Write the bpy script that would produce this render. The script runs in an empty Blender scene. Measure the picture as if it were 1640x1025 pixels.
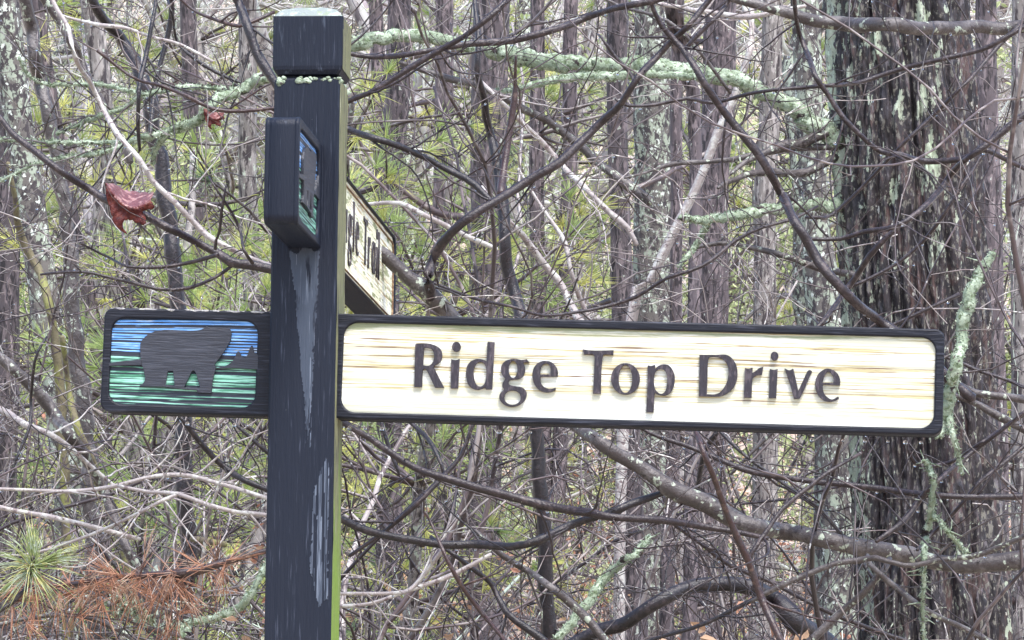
import bpy, math, random
import numpy as np
from mathutils import Vector, Matrix

SC = bpy.context.scene
COL = SC.collection
rnd = random.Random(7)
R = math.radians
W, H, F = 1640.0, 1025.0, 6650.0          # photograph size and focal length in its pixels

# ------------------------------------------------------------------ camera
cam_d = bpy.data.cameras.new('camera')
cam = bpy.data.objects.new('camera', cam_d)
COL.objects.link(cam)
SC.camera = cam
cam_d.sensor_width = 36.0
cam_d.lens = 36.0 * F / W
cam_d.clip_start = 0.1
cam_d.clip_end = 1500.0
CAMP = Vector((0.0, 0.0, 1.6))
CROT = Matrix.Rotation(R(90 + 6.8), 3, 'X') @ Matrix.Rotation(R(1.0), 3, 'Z')
cam.matrix_world = Matrix.Translation(CAMP) @ CROT.to_4x4()

# ------------------------------------------------------------------ world, sun, exposure
SUN_EL, SUN_AZ = R(62), R(158)
world = bpy.data.worlds.new('World')
SC.world = world
world.use_nodes = True
wn, wl = world.node_tree.nodes, world.node_tree.links
bg = next(n for n in wn if n.type == 'BACKGROUND')
sky = wn.new('ShaderNodeTexSky')
sky.sky_type = 'NISHITA'
sky.sun_disc = False
sky.sun_elevation = SUN_EL
sky.sun_rotation = SUN_AZ
sky.air_density = 1.0
sky.dust_density = 2.0
sky.ozone_density = 1.0
wl.new(sky.outputs[0], bg.inputs[0])
bg.inputs[1].default_value = 0.12
sun_d = bpy.data.lights.new('sun', 'SUN')
sun_d.energy = 1.5
sun_d.angle = R(14)
sun_d.color = (1.0, 0.98, 0.95)
sun = bpy.data.objects.new('sun', sun_d)
COL.objects.link(sun)
# towards the sun: azimuth measured from +Y clockwise
sd = Vector((math.sin(SUN_AZ) * math.cos(SUN_EL), math.cos(SUN_AZ) * math.cos(SUN_EL), math.sin(SUN_EL)))
sun.rotation_euler = sd.to_track_quat('Z', 'Y').to_euler()
sun.location = (0, -5, 12)
SC.view_settings.view_transform = 'Standard'
SC.view_settings.look = 'None'
SC.view_settings.exposure = 1.9
SC.view_settings.gamma = 1.0
SC.view_settings.use_curve_mapping = False
SC.cycles.max_bounces = 6
SC.cycles.diffuse_bounces = 3
SC.cycles.glossy_bounces = 2
SC.cycles.transmission_bounces = 4

# ------------------------------------------------------------------ helpers
def ray(px, py):
    return CROT @ Vector(((px - W / 2) / F, -(py - H / 2) / F, -1.0))
def at(px, py, d):
    return CAMP + ray(px, py) * d
def on_plane(px, py, p0, n):
    r = ray(px, py)
    return CAMP + r * ((p0 - CAMP).dot(n) / r.dot(n))

def tag(o, label=None, cat=None, group=None, kind=None):
    if label: o['label'] = label
    if cat: o['category'] = cat
    if group: o['group'] = group
    if kind: o['kind'] = kind
    return o
def empty(name, loc=(0, 0, 0), rz=0.0):
    o = bpy.data.objects.new(name, None)
    COL.objects.link(o)
    o.empty_display_size = 0.2
    o.location = loc
    o.rotation_euler = (0, 0, rz)
    return o
def link_mesh(name, me, parent=None, mat=None):
    if mat is not None and not me.materials:
        me.materials.append(mat)
    o = bpy.data.objects.new(name, me)
    COL.objects.link(o)
    if parent is not None:
        o.parent = parent
    return o
def copy_tree(o, parent=None):
    c = o.copy()
    COL.objects.link(c)
    if parent is not None:
        c.parent = parent
    for ch in list(o.children):
        copy_tree(ch, c)
    return c

class MB:
    """collects vertices and quads / triangles, builds one mesh"""
    def __init__(self):
        self.v, self.f3, self.f4, self.n, self.a = [], [], [], 0, []
    def add(self, v, f3=None, f4=None, attr=None):
        v = np.asarray(v, dtype=np.float64).reshape(-1, 3)
        self.v.append(v)
        if f3 is not None and len(f3): self.f3.append(np.asarray(f3, dtype=np.int64) + self.n)
        if f4 is not None and len(f4): self.f4.append(np.asarray(f4, dtype=np.int64) + self.n)
        self.a.append(np.full(len(v), 0.5) if attr is None else np.broadcast_to(np.asarray(attr, dtype=float), (len(v),)))
        self.n += len(v)
    def tube(self, pts, rad, sides=5, cap=True, attr=None, oval=1.0):
        p = np.asarray(pts, dtype=np.float64)
        n = len(p)
        if n < 2: return
        rad = np.broadcast_to(np.asarray(rad, dtype=np.float64), (n,))
        t = np.gradient(p, axis=0)
        t /= (np.linalg.norm(t, axis=1)[:, None] + 1e-12)
        up = np.array([0.0, 0.0, 1.0])
        if abs((t[:, 2]).mean()) > 0.8: up = np.array([0.0, 1.0, 0.0])
        u = np.cross(np.broadcast_to(up, t.shape), t)
        u /= (np.linalg.norm(u, axis=1)[:, None] + 1e-9)
        w = np.cross(t, u)
        a = np.linspace(0, 2 * np.pi, sides, endpoint=False)
        ca, sa = np.cos(a), np.sin(a)
        v = p[:, None, :] + rad[:, None, None] * (u[:, None, :] * ca[None, :, None] + oval * w[:, None, :] * sa[None, :, None])
        v = v.reshape(-1, 3)
        i = np.arange(n - 1)[:, None] * sides
        j = np.arange(sides)[None, :]
        k = (j + 1) % sides
        f4 = np.stack([i + j, i + k, i + k + sides, i + j + sides], -1).reshape(-1, 4)
        f3 = []
        if cap:
            v = np.vstack([v, p[:1] - t[:1] * rad[0] * .4, p[-1:] + t[-1:] * rad[-1] * .6])
            c0, c1 = n * sides, n * sides + 1
            jj = np.arange(sides); kk = (jj + 1) % sides
            f3 = np.vstack([np.stack([kk, jj, np.full(sides, c0)], -1),
                            np.stack([(n - 1) * sides + jj, (n - 1) * sides + kk, np.full(sides, c1)], -1)])
        self.add(v, f3, f4, attr)
    def mesh(self, name, mat=None, smooth=True, attr=None):
        me = bpy.data.meshes.new(name)
        v = np.vstack(self.v) if self.v else np.zeros((0, 3))
        f3 = np.vstack(self.f3) if self.f3 else np.zeros((0, 3), np.int64)
        f4 = np.vstack(self.f4) if self.f4 else np.zeros((0, 4), np.int64)
        me.vertices.add(len(v))
        me.vertices.foreach_set('co', v.astype(np.float32).ravel())
        nl = len(f3) * 3 + len(f4) * 4
        me.loops.add(nl)
        me.loops.foreach_set('vertex_index', np.concatenate([f3.ravel(), f4.ravel()]).astype(np.int32))
        me.polygons.add(len(f3) + len(f4))
        st = np.concatenate([np.arange(len(f3)) * 3, len(f3) * 3 + np.arange(len(f4)) * 4]).astype(np.int32)
        me.polygons.foreach_set('loop_start', st)
        me.polygons.foreach_set('use_smooth', np.full(len(st), smooth))
        if attr:
            at_ = me.attributes.new(attr, 'FLOAT', 'POINT')
            at_.data.foreach_set('value', np.concatenate(self.a).astype(np.float32))
        me.update(calc_edges=True)
        if mat: me.materials.append(mat)
        return me
    def obj(self, name, mat, parent=None, smooth=True, attr=None):
        return link_mesh(name, self.mesh(name, mat, smooth, attr), parent)

def set_attr(me, name, val):
    a = me.attributes.new(name, 'FLOAT', 'POINT')
    a.data.foreach_set('value', np.asarray(val, dtype=np.float32).ravel())

def _hash(i, j, k):
    h = (i * 374761393 + j * 668265263 + k * 2147483647 + 1013904223) & 0xffffffff
    h = ((h ^ (h >> 13)) * 1274126177) & 0xffffffff
    h = (h ^ (h >> 16)) & 0xffffffff
    return h / 4294967295.0
def vnoise(x, y, z=0.0):
    x, y, z = np.broadcast_arrays(np.asarray(x, float), np.asarray(y, float), np.asarray(z, float))
    xi, yi, zi = np.floor(x).astype(np.int64), np.floor(y).astype(np.int64), np.floor(z).astype(np.int64)
    fx, fy, fz = x - xi, y - yi, z - zi
    fx, fy, fz = fx * fx * (3 - 2 * fx), fy * fy * (3 - 2 * fy), fz * fz * (3 - 2 * fz)
    r = 0
    for a in (0, 1):
        for b in (0, 1):
            for c in (0, 1):
                wgt = (fx if a else 1 - fx) * (fy if b else 1 - fy) * (fz if c else 1 - fz)
                r = r + wgt * _hash(xi + a, yi + b, zi + c)
    return r
def fbm(x, y, z=0.0, o=3):
    s, a, t = 0, 1.0, 0
    for k in range(o):
        s = s + a * vnoise(np.asarray(x) * 2 ** k + 17.3 * k, np.asarray(y) * 2 ** k, np.asarray(z) * 2 ** k + 5.1 * k)
        t += a; a *= .5
    return s / t
def sstep(lo, hi, x):
    t = np.clip((x - lo) / (hi - lo), 0, 1)
    return t * t * (3 - 2 * t)

# ------------------------------------------------------------------ materials
def mat(name, base, layers=(), rough=0.6, bump=0.0, bscale=(60, 60, 60), spec=0.5, transl=None, objrand=0.0, warp=0.0, rough2=None):
    """layers: (colour, scale xyz, lo, hi[, attribute[, detail]]) mixed in order, masks from noise (times an attribute)"""
    m = bpy.data.materials.new(name)
    m.use_nodes = True
    nt = m.node_tree; N, L = nt.nodes, nt.links
    b = N['Principled BSDF']
    tc = N.new('ShaderNodeTexCoord')
    src = tc.outputs['Object']
    oi = N.new('ShaderNodeObjectInfo')
    def noise(scale, detail=4, rough_=.6):
        mp = N.new('ShaderNodeMapping'); mp.inputs['Scale'].default_value = scale
        L.new(src, mp.inputs['Vector'])
        n = N.new('ShaderNodeTexNoise'); n.noise_dimensions = '4D'
        n.inputs['Scale'].default_value = 1.0
        n.inputs['Detail'].default_value = detail
        n.inputs['Roughness'].default_value = rough_
        n.inputs['Distortion'].default_value = warp
        L.new(mp.outputs[0], n.inputs['Vector'])
        mm = N.new('ShaderNodeMath'); mm.operation = 'MULTIPLY'; mm.inputs[1].default_value = 37.0
        L.new(oi.outputs['Random'], mm.inputs[0]); L.new(mm.outputs[0], n.inputs['W'])
        st = N.new('ShaderNodeMapRange'); st.clamp = False          # spread the noise over 0..1
        st.inputs['From Min'].default_value = .22; st.inputs['From Max'].default_value = .78
        L.new(n.outputs['Fac'], st.inputs['Value'])
        return st.outputs[0]
    rgb = N.new('ShaderNodeRGB'); rgb.outputs[0].default_value = (*base, 1)
    cur = rgb.outputs[0]
    first = None
    for ly in layers:
        colr, sc_, lo, hi = ly[:4]
        at_ = ly[4] if len(ly) > 4 else None
        det = ly[5] if len(ly) > 5 else 4
        mr = N.new('ShaderNodeMapRange'); mr.interpolation_type = 'SMOOTHSTEP'
        mr.inputs['From Min'].default_value = lo; mr.inputs['From Max'].default_value = hi
        if at_:
            an = N.new('ShaderNodeAttribute'); an.attribute_name = at_
            if sc_ is None:
                L.new(an.outputs['Fac'], mr.inputs['Value'])
            else:
                ml = N.new('ShaderNodeMath'); ml.operation = 'ADD'
                L.new(an.outputs['Fac'], ml.inputs[0]); L.new(noise(sc_, det), ml.inputs[1])
                L.new(ml.outputs[0], mr.inputs['Value'])
        else:
            L.new(noise(sc_, det), mr.inputs['Value'])
        if first is None: first = mr.outputs[0]
        mx = N.new('ShaderNodeMix'); mx.data_type = 'RGBA'
        L.new(mr.outputs[0], mx.inputs['Factor']); L.new(cur, mx.inputs['A'])
        mx.inputs['B'].default_value = (*colr, 1)
        cur = mx.outputs['Result']
    if objrand:
        hs = N.new('ShaderNodeHueSaturation')
        mr = N.new('ShaderNodeMapRange')
        mr.inputs['To Min'].default_value = 1 - objrand; mr.inputs['To Max'].default_value = 1 + objrand
        L.new(oi.outputs['Random'], mr.inputs['Value']); L.new(mr.outputs[0], hs.inputs['Value'])
        L.new(cur, hs.inputs['Color']); cur = hs.outputs[0]
    L.new(cur, b.inputs['Base Color'])
    b.inputs['Roughness'].default_value = rough
    if rough2 is not None and first is not None:
        mr = N.new('ShaderNodeMapRange')
        mr.inputs['To Min'].default_value = rough; mr.inputs['To Max'].default_value = rough2
        L.new(first, mr.inputs['Value']); L.new(mr.outputs[0], b.inputs['Roughness'])
    b.inputs['Specular IOR Level'].default_value = spec
    if bump:
        bp = N.new('ShaderNodeBump'); bp.inputs['Strength'].default_value = bump; bp.inputs['Distance'].default_value = 0.004
        L.new(noise(bscale, 5), bp.inputs['Height']); L.new(bp.outputs[0], b.inputs['Normal'])
    if transl:
        b.inputs['Transmission Weight'].default_value = 0
        tr = N.new('ShaderNodeBsdfTranslucent'); L.new(cur, tr.inputs[0])
        ms = N.new('ShaderNodeMixShader'); ms.inputs[0].default_value = transl
        L.new(b.outputs[0], ms.inputs[1]); L.new(tr.outputs[0], ms.inputs[2])
        out = next(n for n in N if n.type == 'OUTPUT_MATERIAL')
        L.new(ms.outputs[0], out.inputs['Surface'])
    return m

LICH = (0.40, 0.48, 0.36)
LICH2 = (0.55, 0.62, 0.52)
M = {}
M['paint'] = mat('black_paint', (0.0080, 0.0108, 0.0205),
    [((0.036, 0.043, 0.064), (200, 200, 11), .64, .86), ((0.20, 0.22, 0.25), (170, 170, 170), .93, 1.0),
     ((0.046, 0.057, 0.080), (90, 90, 14), 1.22, 1.46, 'worn'), ((0.15, 0.175, 0.22), (500, 500, 12), 1.62, 1.86, 'worn')],
    rough=0.5, bump=0.35, bscale=(260, 260, 18), spec=0.22)
M['paint_h'] = mat('black_paint_board', (0.0065, 0.0075, 0.0135),
    [((0.035, 0.037, 0.052), (12, 160, 160), .55, .85), ((0.26, 0.27, 0.26), (150, 150, 150), .90, .97),
     ((0.15, 0.13, 0.12), (5, 300, 400), .90, 1.0)],
    rough=0.45, bump=0.4, bscale=(9, 200, 200), spec=0.25)
M['algae'] = mat('algae_on_post', (0.18, 0.18, 0.10),
    [((0.08, 0.08, 0.065), (70, 70, 9), .56, .72), ((0.18, 0.27, 0.05), None, .25, .9, 'worn'),
     ((0.38, 0.38, 0.26), (120, 120, 10), .70, .85), ((0.10, 0.16, 0.02), (200, 200, 60), .68, .85)],
    rough=0.8, bump=0.6, bscale=(200, 200, 60), spec=0.2)
M['cap_top'] = mat('cap_top_sky_sheen', (0.19, 0.22, 0.21),
    [((0.33, 0.38, 0.34), (40, 40, 40), .5, .65), ((0.20, 0.24, 0.17), (90, 90, 90), .55, .7)], rough=0.6, bump=.5, bscale=(120, 120, 120))  # greyish green chamfer, paled by sky reflection put into the colour
M['cream'] = mat('cream_paint', (0.52, 0.51, 0.40),
    [((0.68, 0.68, 0.61), (4, 60, 40), .45, .65), ((0.42, 0.36, 0.20), (9, 60, 160), 1.00, 1.45, 'groove'), ((0.17, 0.11, 0.08), (12, 60, 260), 1.42, 1.70, 'groove'),
     ((0.24, 0.26, 0.15), (7, 60, 120), 1.22, 1.5, 'algae')],
    rough=0.55, bump=0.25, bscale=(14, 300, 500), spec=0.35)
M['cream_old'] = mat('cream_paint_stained', (0.80, 0.78, 0.56),
    [((0.82, 0.82, 0.72), (20, 60, 30), .46, .62), ((0.45, 0.34, 0.18), (12, 60, 190), 1.2, 1.55, 'groove'),
     ((0.30, 0.32, 0.16), (9, 60, 60), .56, .7)],
    rough=0.6, bump=0.25, bscale=(14, 300, 500), spec=0.3)
M['picture'] = None
M['letter'] = mat('letter_paint', (0.018, 0.012, 0.018), [((0.06, 0.045, 0.052), (140, 140, 40), .52, .72)], rough=0.4, bump=.4, bscale=(200, 200, 60))
M['bear'] = mat('bear_paint', (0.015, 0.017, 0.027), [((0.034, 0.037, 0.052), (14, 200, 160), .52, .8), ((0.20, 0.20, 0.22), (90, 120, 300), .90, .97)],
    rough=0.45, bump=.4, bscale=(20, 200, 260))
M['br'] = mat('bark_brown', (0.020, 0.012, 0.014), [((0.060, 0.042, 0.043), (50, 50, 50), .5, .76), ((0.24, 0.23, 0.21), (110, 110, 110), .80, .88)],
    rough=0.36, bump=.5, bscale=(150, 150, 150))
M['dk'] = mat('bark_dark', (0.011, 0.0075, 0.010), [((0.034, 0.024, 0.027), (60, 60, 60), .5, .76), ((0.24, 0.25, 0.21), (110, 110, 110), .82, .90)],
    rough=0.36, bump=.5, bscale=(150, 150, 150))
M['gr'] = mat('bark_grey', (0.055, 0.044, 0.043), [((0.115, 0.10, 0.097), (22, 22, 22), .45, .72), ((0.04, 0.03, 0.03), (60, 60, 60), .58, .72), ((0.34, 0.38, 0.30), (45, 45, 45), .64, .73)],
    rough=0.42, bump=.6, bscale=(110, 110, 110))
M['pale'] = mat('bark_pale', (0.30, 0.26, 0.25), [((0.45, 0.43, 0.40), (30, 30, 30), .45, .65), ((0.15, 0.11, 0.11), (60, 60, 60), .60, .74)],
    rough=0.45, bump=.5, bscale=(120, 120, 120))
M['li'] = mat('bark_lichen', (0.24, 0.29, 0.21), [((0.40, 0.47, 0.36), (26, 26, 26), .48, .62), ((0.13, 0.17, 0.10), (75, 75, 75), .56, .68), ((0.045, 0.036, 0.036), (22, 22, 30), .70, .77), ((0.10, 0.085, 0.08), (90, 90, 90), .66, .76)],
    rough=0.9, bump=1.0, bscale=(130, 130, 130), spec=.15)
M['red'] = mat('bark_reddish', (0.036, 0.016, 0.015), [((0.10, 0.062, 0.052), (60, 60, 60), .55, .78), ((0.035, 0.022, 0.024), (40, 40, 40), .5, .62)],
    rough=0.36, bump=.4, bscale=(150, 150, 150))
M['moss'] = mat('bark_mossy', (0.15, 0.13, 0.08), [((0.20, 0.20, 0.075), (18, 18, 8), .50, .66), ((0.10, 0.08, 0.07), (50, 50, 20), .55, .7)],
    rough=0.8, bump=.8, bscale=(100, 100, 60), spec=.2)
M['trunkbark'] = mat('big_trunk_bark', (0.030, 0.022, 0.025),
    [((0.020, 0.015, 0.018), (11, 11, 1.3), .52, .60), ((0.075, 0.045, 0.042), (20, 20, 5), .54, .68), ((0.115, 0.10, 0.108), (60, 60, 18), .62, .76), ((0.012, 0.009, 0.012), (60, 60, 16), .50, .62),
     ((0.46, 0.45, 0.40), (38, 38, 22), .77, .81),
     ((0.34, 0.38, 0.29), (42, 42, 18), 1.16, 1.22, 'lichen'), ((0.14, 0.13, 0.11), (95, 95, 40), .60, .68), ((0.44, 0.53, 0.38), (80, 80, 50), 1.42, 1.50, 'lichen')],
    rough=0.42, bump=1.0, bscale=(90, 90, 30), rough2=.6)
M['trunk_dark'] = mat('tree_bark_dark', (0.085, 0.066, 0.072), [((0.19, 0.15, 0.155), (40, 40, 12), .52, .66), ((0.42, 0.45, 0.39), (36, 36, 22), .76, .82), ((0.020, 0.014, 0.017), (55, 55, 12), .52, .64)],
    rough=.6, bump=1, bscale=(60, 60, 14), objrand=.25)
M['trunk_grey'] = mat('tree_bark_grey', (0.18, 0.16, 0.15), [((0.32, 0.29, 0.275), (36, 36, 12), .50, .64), ((0.46, 0.51, 0.42), (30, 30, 18), .68, .76), ((0.04, 0.03, 0.033), (46, 46, 12), .52, .64)],
    rough=.65, bump=1, bscale=(60, 60, 14), objrand=.3)
M['trunk_pale'] = mat('tree_bark_lichened', (0.13, 0.115, 0.105), [((0.33, 0.37, 0.29), (24, 24, 18), .46, .58), ((0.05, 0.04, 0.043), (44, 44, 26), .50, .60), ((0.64, 0.68, 0.61), (42, 42, 34), .66, .72)],
    rough=.75, bump=1, bscale=(60, 60, 20), objrand=.15)
M['twig_pale'] = mat('shrub_bark_pale', (0.27, 0.235, 0.225), [((0.11, 0.085, 0.085), (14, 14, 14), .46, .60), ((0.50, 0.49, 0.45), (30, 30, 30), .62, .72)], rough=.4, objrand=.25)
M['twig_lichen'] = mat('shrub_bark_lichened', (0.20, 0.19, 0.165), [((0.48, 0.55, 0.45), (12, 12, 12), .42, .56), ((0.06, 0.05, 0.05), (18, 18, 18), .58, .68)], rough=.7, objrand=.25)
M['twig_dark'] = mat('shrub_bark_dark', (0.026, 0.018, 0.021), [((0.13, 0.10, 0.10), (10, 10, 10), .50, .66), ((0.34, 0.33, 0.32), (40, 40, 40), .72, .82)], rough=.34, objrand=.3)
M['twig_mix'] = mat('shrub_bark', (0.070, 0.050, 0.050), [((0.20, 0.17, 0.16), (8, 8, 8), .50, .64), ((0.05, 0.036, 0.04), (9, 9, 9), .56, .66)],
    rough=.42, bump=.3, bscale=(80, 80, 80), objrand=.35)
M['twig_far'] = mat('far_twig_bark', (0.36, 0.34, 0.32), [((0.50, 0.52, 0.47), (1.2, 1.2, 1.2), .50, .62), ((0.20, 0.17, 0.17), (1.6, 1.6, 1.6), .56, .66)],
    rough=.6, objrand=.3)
M['needle'] = mat('pine_needles', (0.32, 0.41, 0.14), [((0.56, 0.56, 0.18), (3, 3, 3), .45, .6), ((0.16, 0.23, 0.13), (5, 5, 5), .6, .75)], rough=.5, transl=.4, objrand=.2)
M['needle_near'] = mat('pine_needles_near', (0.26, 0.32, 0.12), [((0.60, 0.57, 0.24), (14, 14, 14), .42, .6), ((0.48, 0.55, 0.40), (22, 22, 22), .52, .64)], rough=.4, transl=.25)
M['dead_needle'] = mat('dead_needles', (0.42, 0.20, 0.12), [((0.55, 0.38, 0.28), (20, 20, 20), .5, .65), ((0.13, 0.07, 0.055), (22, 22, 22), .52, .66)], rough=.5, transl=.2)
M['leaf_red'] = mat('dead_oak_leaf', (0.075, 0.013, 0.012), [((0.13, 0.030, 0.022), (60, 60, 60), .48, .66), ((0.05, 0.014, 0.016), (90, 90, 90), .58, .74)], rough=.42, bump=.6, bscale=(130, 130, 130), spec=.22)
M['leaf_pale'] = mat('oak_leaf_flap_sheen', (0.13, 0.035, 0.030), [((0.34, 0.18, 0.16), (50, 50, 50), .5, .7), ((0.16, 0.06, 0.05), (80, 80, 80), .62, .78)], rough=.3, bump=.5, bscale=(130, 130, 130), spec=.5)  # wet sheen of the sky on the upper flap, painted as paler leaf colour
M['leaf_green'] = mat('understory_leaves', (0.34, 0.40, 0.19), [((0.52, 0.56, 0.30), (2, 2, 2), .45, .6)], rough=.6, transl=.35, objrand=.3)
M['leaf_peach'] = mat('withered_leaves', (0.42, 0.20, 0.13), [((0.50, 0.32, 0.20), (3, 3, 3), .45, .6)], rough=.6, transl=.3, objrand=.2)
M['litter'] = mat('leaf_litter', (0.42, 0.32, 0.26), [((0.30, 0.27, 0.23), (.9, .9, .9), .46, .62), ((0.55, 0.40, 0.32), (7, 7, 7), .50, .62), ((0.32, 0.35, 0.23), (.35, .35, .35), .56, .66), ((0.14, 0.11, 0.10), (12, 12, 12), .62, .75)],
    rough=.85, bump=1, bscale=(12, 12, 12))

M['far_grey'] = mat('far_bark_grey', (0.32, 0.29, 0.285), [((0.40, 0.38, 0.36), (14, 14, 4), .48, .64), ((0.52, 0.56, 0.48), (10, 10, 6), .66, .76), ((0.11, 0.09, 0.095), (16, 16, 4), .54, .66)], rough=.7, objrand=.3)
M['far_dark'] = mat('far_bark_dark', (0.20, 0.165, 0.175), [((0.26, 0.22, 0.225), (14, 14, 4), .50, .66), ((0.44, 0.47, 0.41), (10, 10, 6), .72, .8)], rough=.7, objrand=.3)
m = bpy.data.materials.new('water_drop'); m.use_nodes = True
b_ = m.node_tree.nodes['Principled BSDF']
b_.inputs['Transmission Weight'].default_value = 1.0; b_.inputs['Roughness'].default_value = 0.02; b_.inputs['IOR'].default_value = 1.33
M['drop'] = m

# ------------------------------------------------------------------ ground
def gz(x, y):
    t = np.maximum(0.0, np.asarray(y, float) - 14.0)
    z = 0.0757 * t ** 1.23
    z = z + (fbm(np.asarray(x, float) * .12 + 50, np.asarray(y, float) * .12, 0, 3) - .5) * np.minimum(1.6, t * .06)
    return z
def gzf(x, y): return float(gz(x, y))

def build_ground():
    ys = np.concatenate([np.linspace(-30, 14, 30), np.linspace(14.4, 90, 190), np.linspace(91, 190, 60)])
    xs = np.concatenate([np.linspace(-220, -26, 30), np.linspace(-25, 25, 160), np.linspace(26, 220, 30)])
    X, Y = np.meshgrid(xs, ys)
    Z = gz(X, Y) + (fbm(X * 2.2, Y * 2.2, 3, 3) - .5) * .16
    Z = np.where(Y < 12, Z * .4, Z)
    nx, ny = len(xs), len(ys)
    i = np.arange(ny - 1)[:, None] * nx; j = np.arange(nx - 1)[None, :]
    f = np.stack([i + j, i + j + 1, i + j + 1 + nx, i + j + nx], -1).reshape(-1, 4)
    m_ = MB(); m_.add(np.stack([X, Y, Z], -1).reshape(-1, 3), None, f)
    o = m_.obj('ground', M['litter']); tag(o, kind='structure')
    # fallen leaves on the slope
    n = 40000
    r = np.random.RandomState(3)
    y = 22 + 40 * r.rand(n) ** 1.3; x = (r.rand(n) - .5) * (y * .34 + 2)
    z = gz(x, y) + .03 + .05 * r.rand(n)
    s = (.018 + .022 * r.rand(n))
    d1 = r.randn(n, 3); d1 /= np.linalg.norm(d1, axis=1)[:, None]; d1[:, 2] *= .5
    d2 = np.cross(d1, r.randn(n, 3)); d2 /= np.linalg.norm(d2, axis=1)[:, None]
    c = np.stack([x, y, z], -1)
    v = np.stack([c - d1 * s[:, None], c + d2 * s[:, None] * .6, c + d1 * s[:, None], c - d2 * s[:, None] * .6], 1).reshape(-1, 3)
    m_ = MB(); m_.add(v, None, np.arange(n * 4).reshape(-1, 4))
    o = m_.obj('fallen_leaves', M['leaf_peach'], smooth=False)
    tag(o, 'peach brown fallen leaves covering the forest floor', 'leaf litter', kind='stuff')
build_ground()

# ------------------------------------------------------------------ the sign post
D0 = 8.7
YAW = R(-4.9)
fc = at(484, 575, D0)                      # centre of the post's front face at board height
ax = Vector((math.cos(YAW), math.sin(YAW), 0)); ay = Vector((-math.sin(YAW), math.cos(YAW), 0)); az = Vector((0, 0, 1))
PW = 0.140
pc = fc + ay * (PW / 2)
root = empty('signpost', (pc.x + .0155, pc.y, 0.0), YAW)
tag(root, 'black wooden signpost with two carved street name boards crossing its shaft', 'signpost')
LEAN = 0.0
root.rotation_euler = (0, R(-0.35), YAW)
bpy.context.view_layer.update()
RM = root.matrix_world.copy(); RI = RM.inverted()
def to_local_plane(px, py, axis, val):
    """image point on the local plane axis=val of the signpost"""
    n = (RM.to_3x3() @ Vector([1.0 if k == axis else 0.0 for k in range(3)])).normalized()
    p0 = RM @ Vector([val if k == axis else 0.0 for k in range(3)])
    return RI @ on_plane(px, py, p0, n)

def grid_face(o, du, dv, nu, nv):
    """points of a grid, o + u du + v dv"""
    u, v = np.meshgrid(np.linspace(0, 1, nu), np.linspace(0, 1, nv))
    P = np.asarray(o)[None, None] + u[..., None] * np.asarray(du) + v[..., None] * np.asarray(dv)
    i = np.arange(nv - 1)[:, None] * nu; j = np.arange(nu - 1)[None, :]
    f = np.stack([i + j, i + j + 1, i + j + 1 + nu, i + j + nu], -1).reshape(-1, 4)
    return P, f, u, v
def in_poly(x, y, poly):
    inside = np.zeros(x.shape, bool)
    n = len(poly)
    for k in range(n):
        x1, y1 = poly[k]; x2, y2 = poly[(k + 1) % n]
        c = ((y1 > y) != (y2 > y)) & (x < (x2 - x1) * (y - y1) / (y2 - y1 + 1e-12) + x1)
        inside ^= c
    return inside

hw = PW / 2
ztop = to_local_plane(490, 124, 1, -hw).z           # top of the shaft
zcap0 = to_local_plane(490, 119, 1, -hw).z
zcap1 = to_local_plane(497, 26, 1, -hw).z           # where the cap's front face ends
L2 = lambda pts: [(to_local_plane(a, b, 1, -hw).x, to_local_plane(a, b, 1, -hw).z) for a, b in pts]
dry = L2([(462, 400), (512, 400), (509, 470), (505, 540), (502, 600), (497, 655), (493, 700), (489, 660), (485, 610), (480, 555), (473, 490), (468, 440)])
dry2 = L2([(498, 560), (501, 640), (497, 710), (492, 712), (486, 640), (484, 590)])
peel = L2([(521, 735), (529, 748), (527, 850), (525, 962), (511, 978), (503, 955), (497, 905), (500, 850), (504, 790), (512, 762)])

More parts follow.
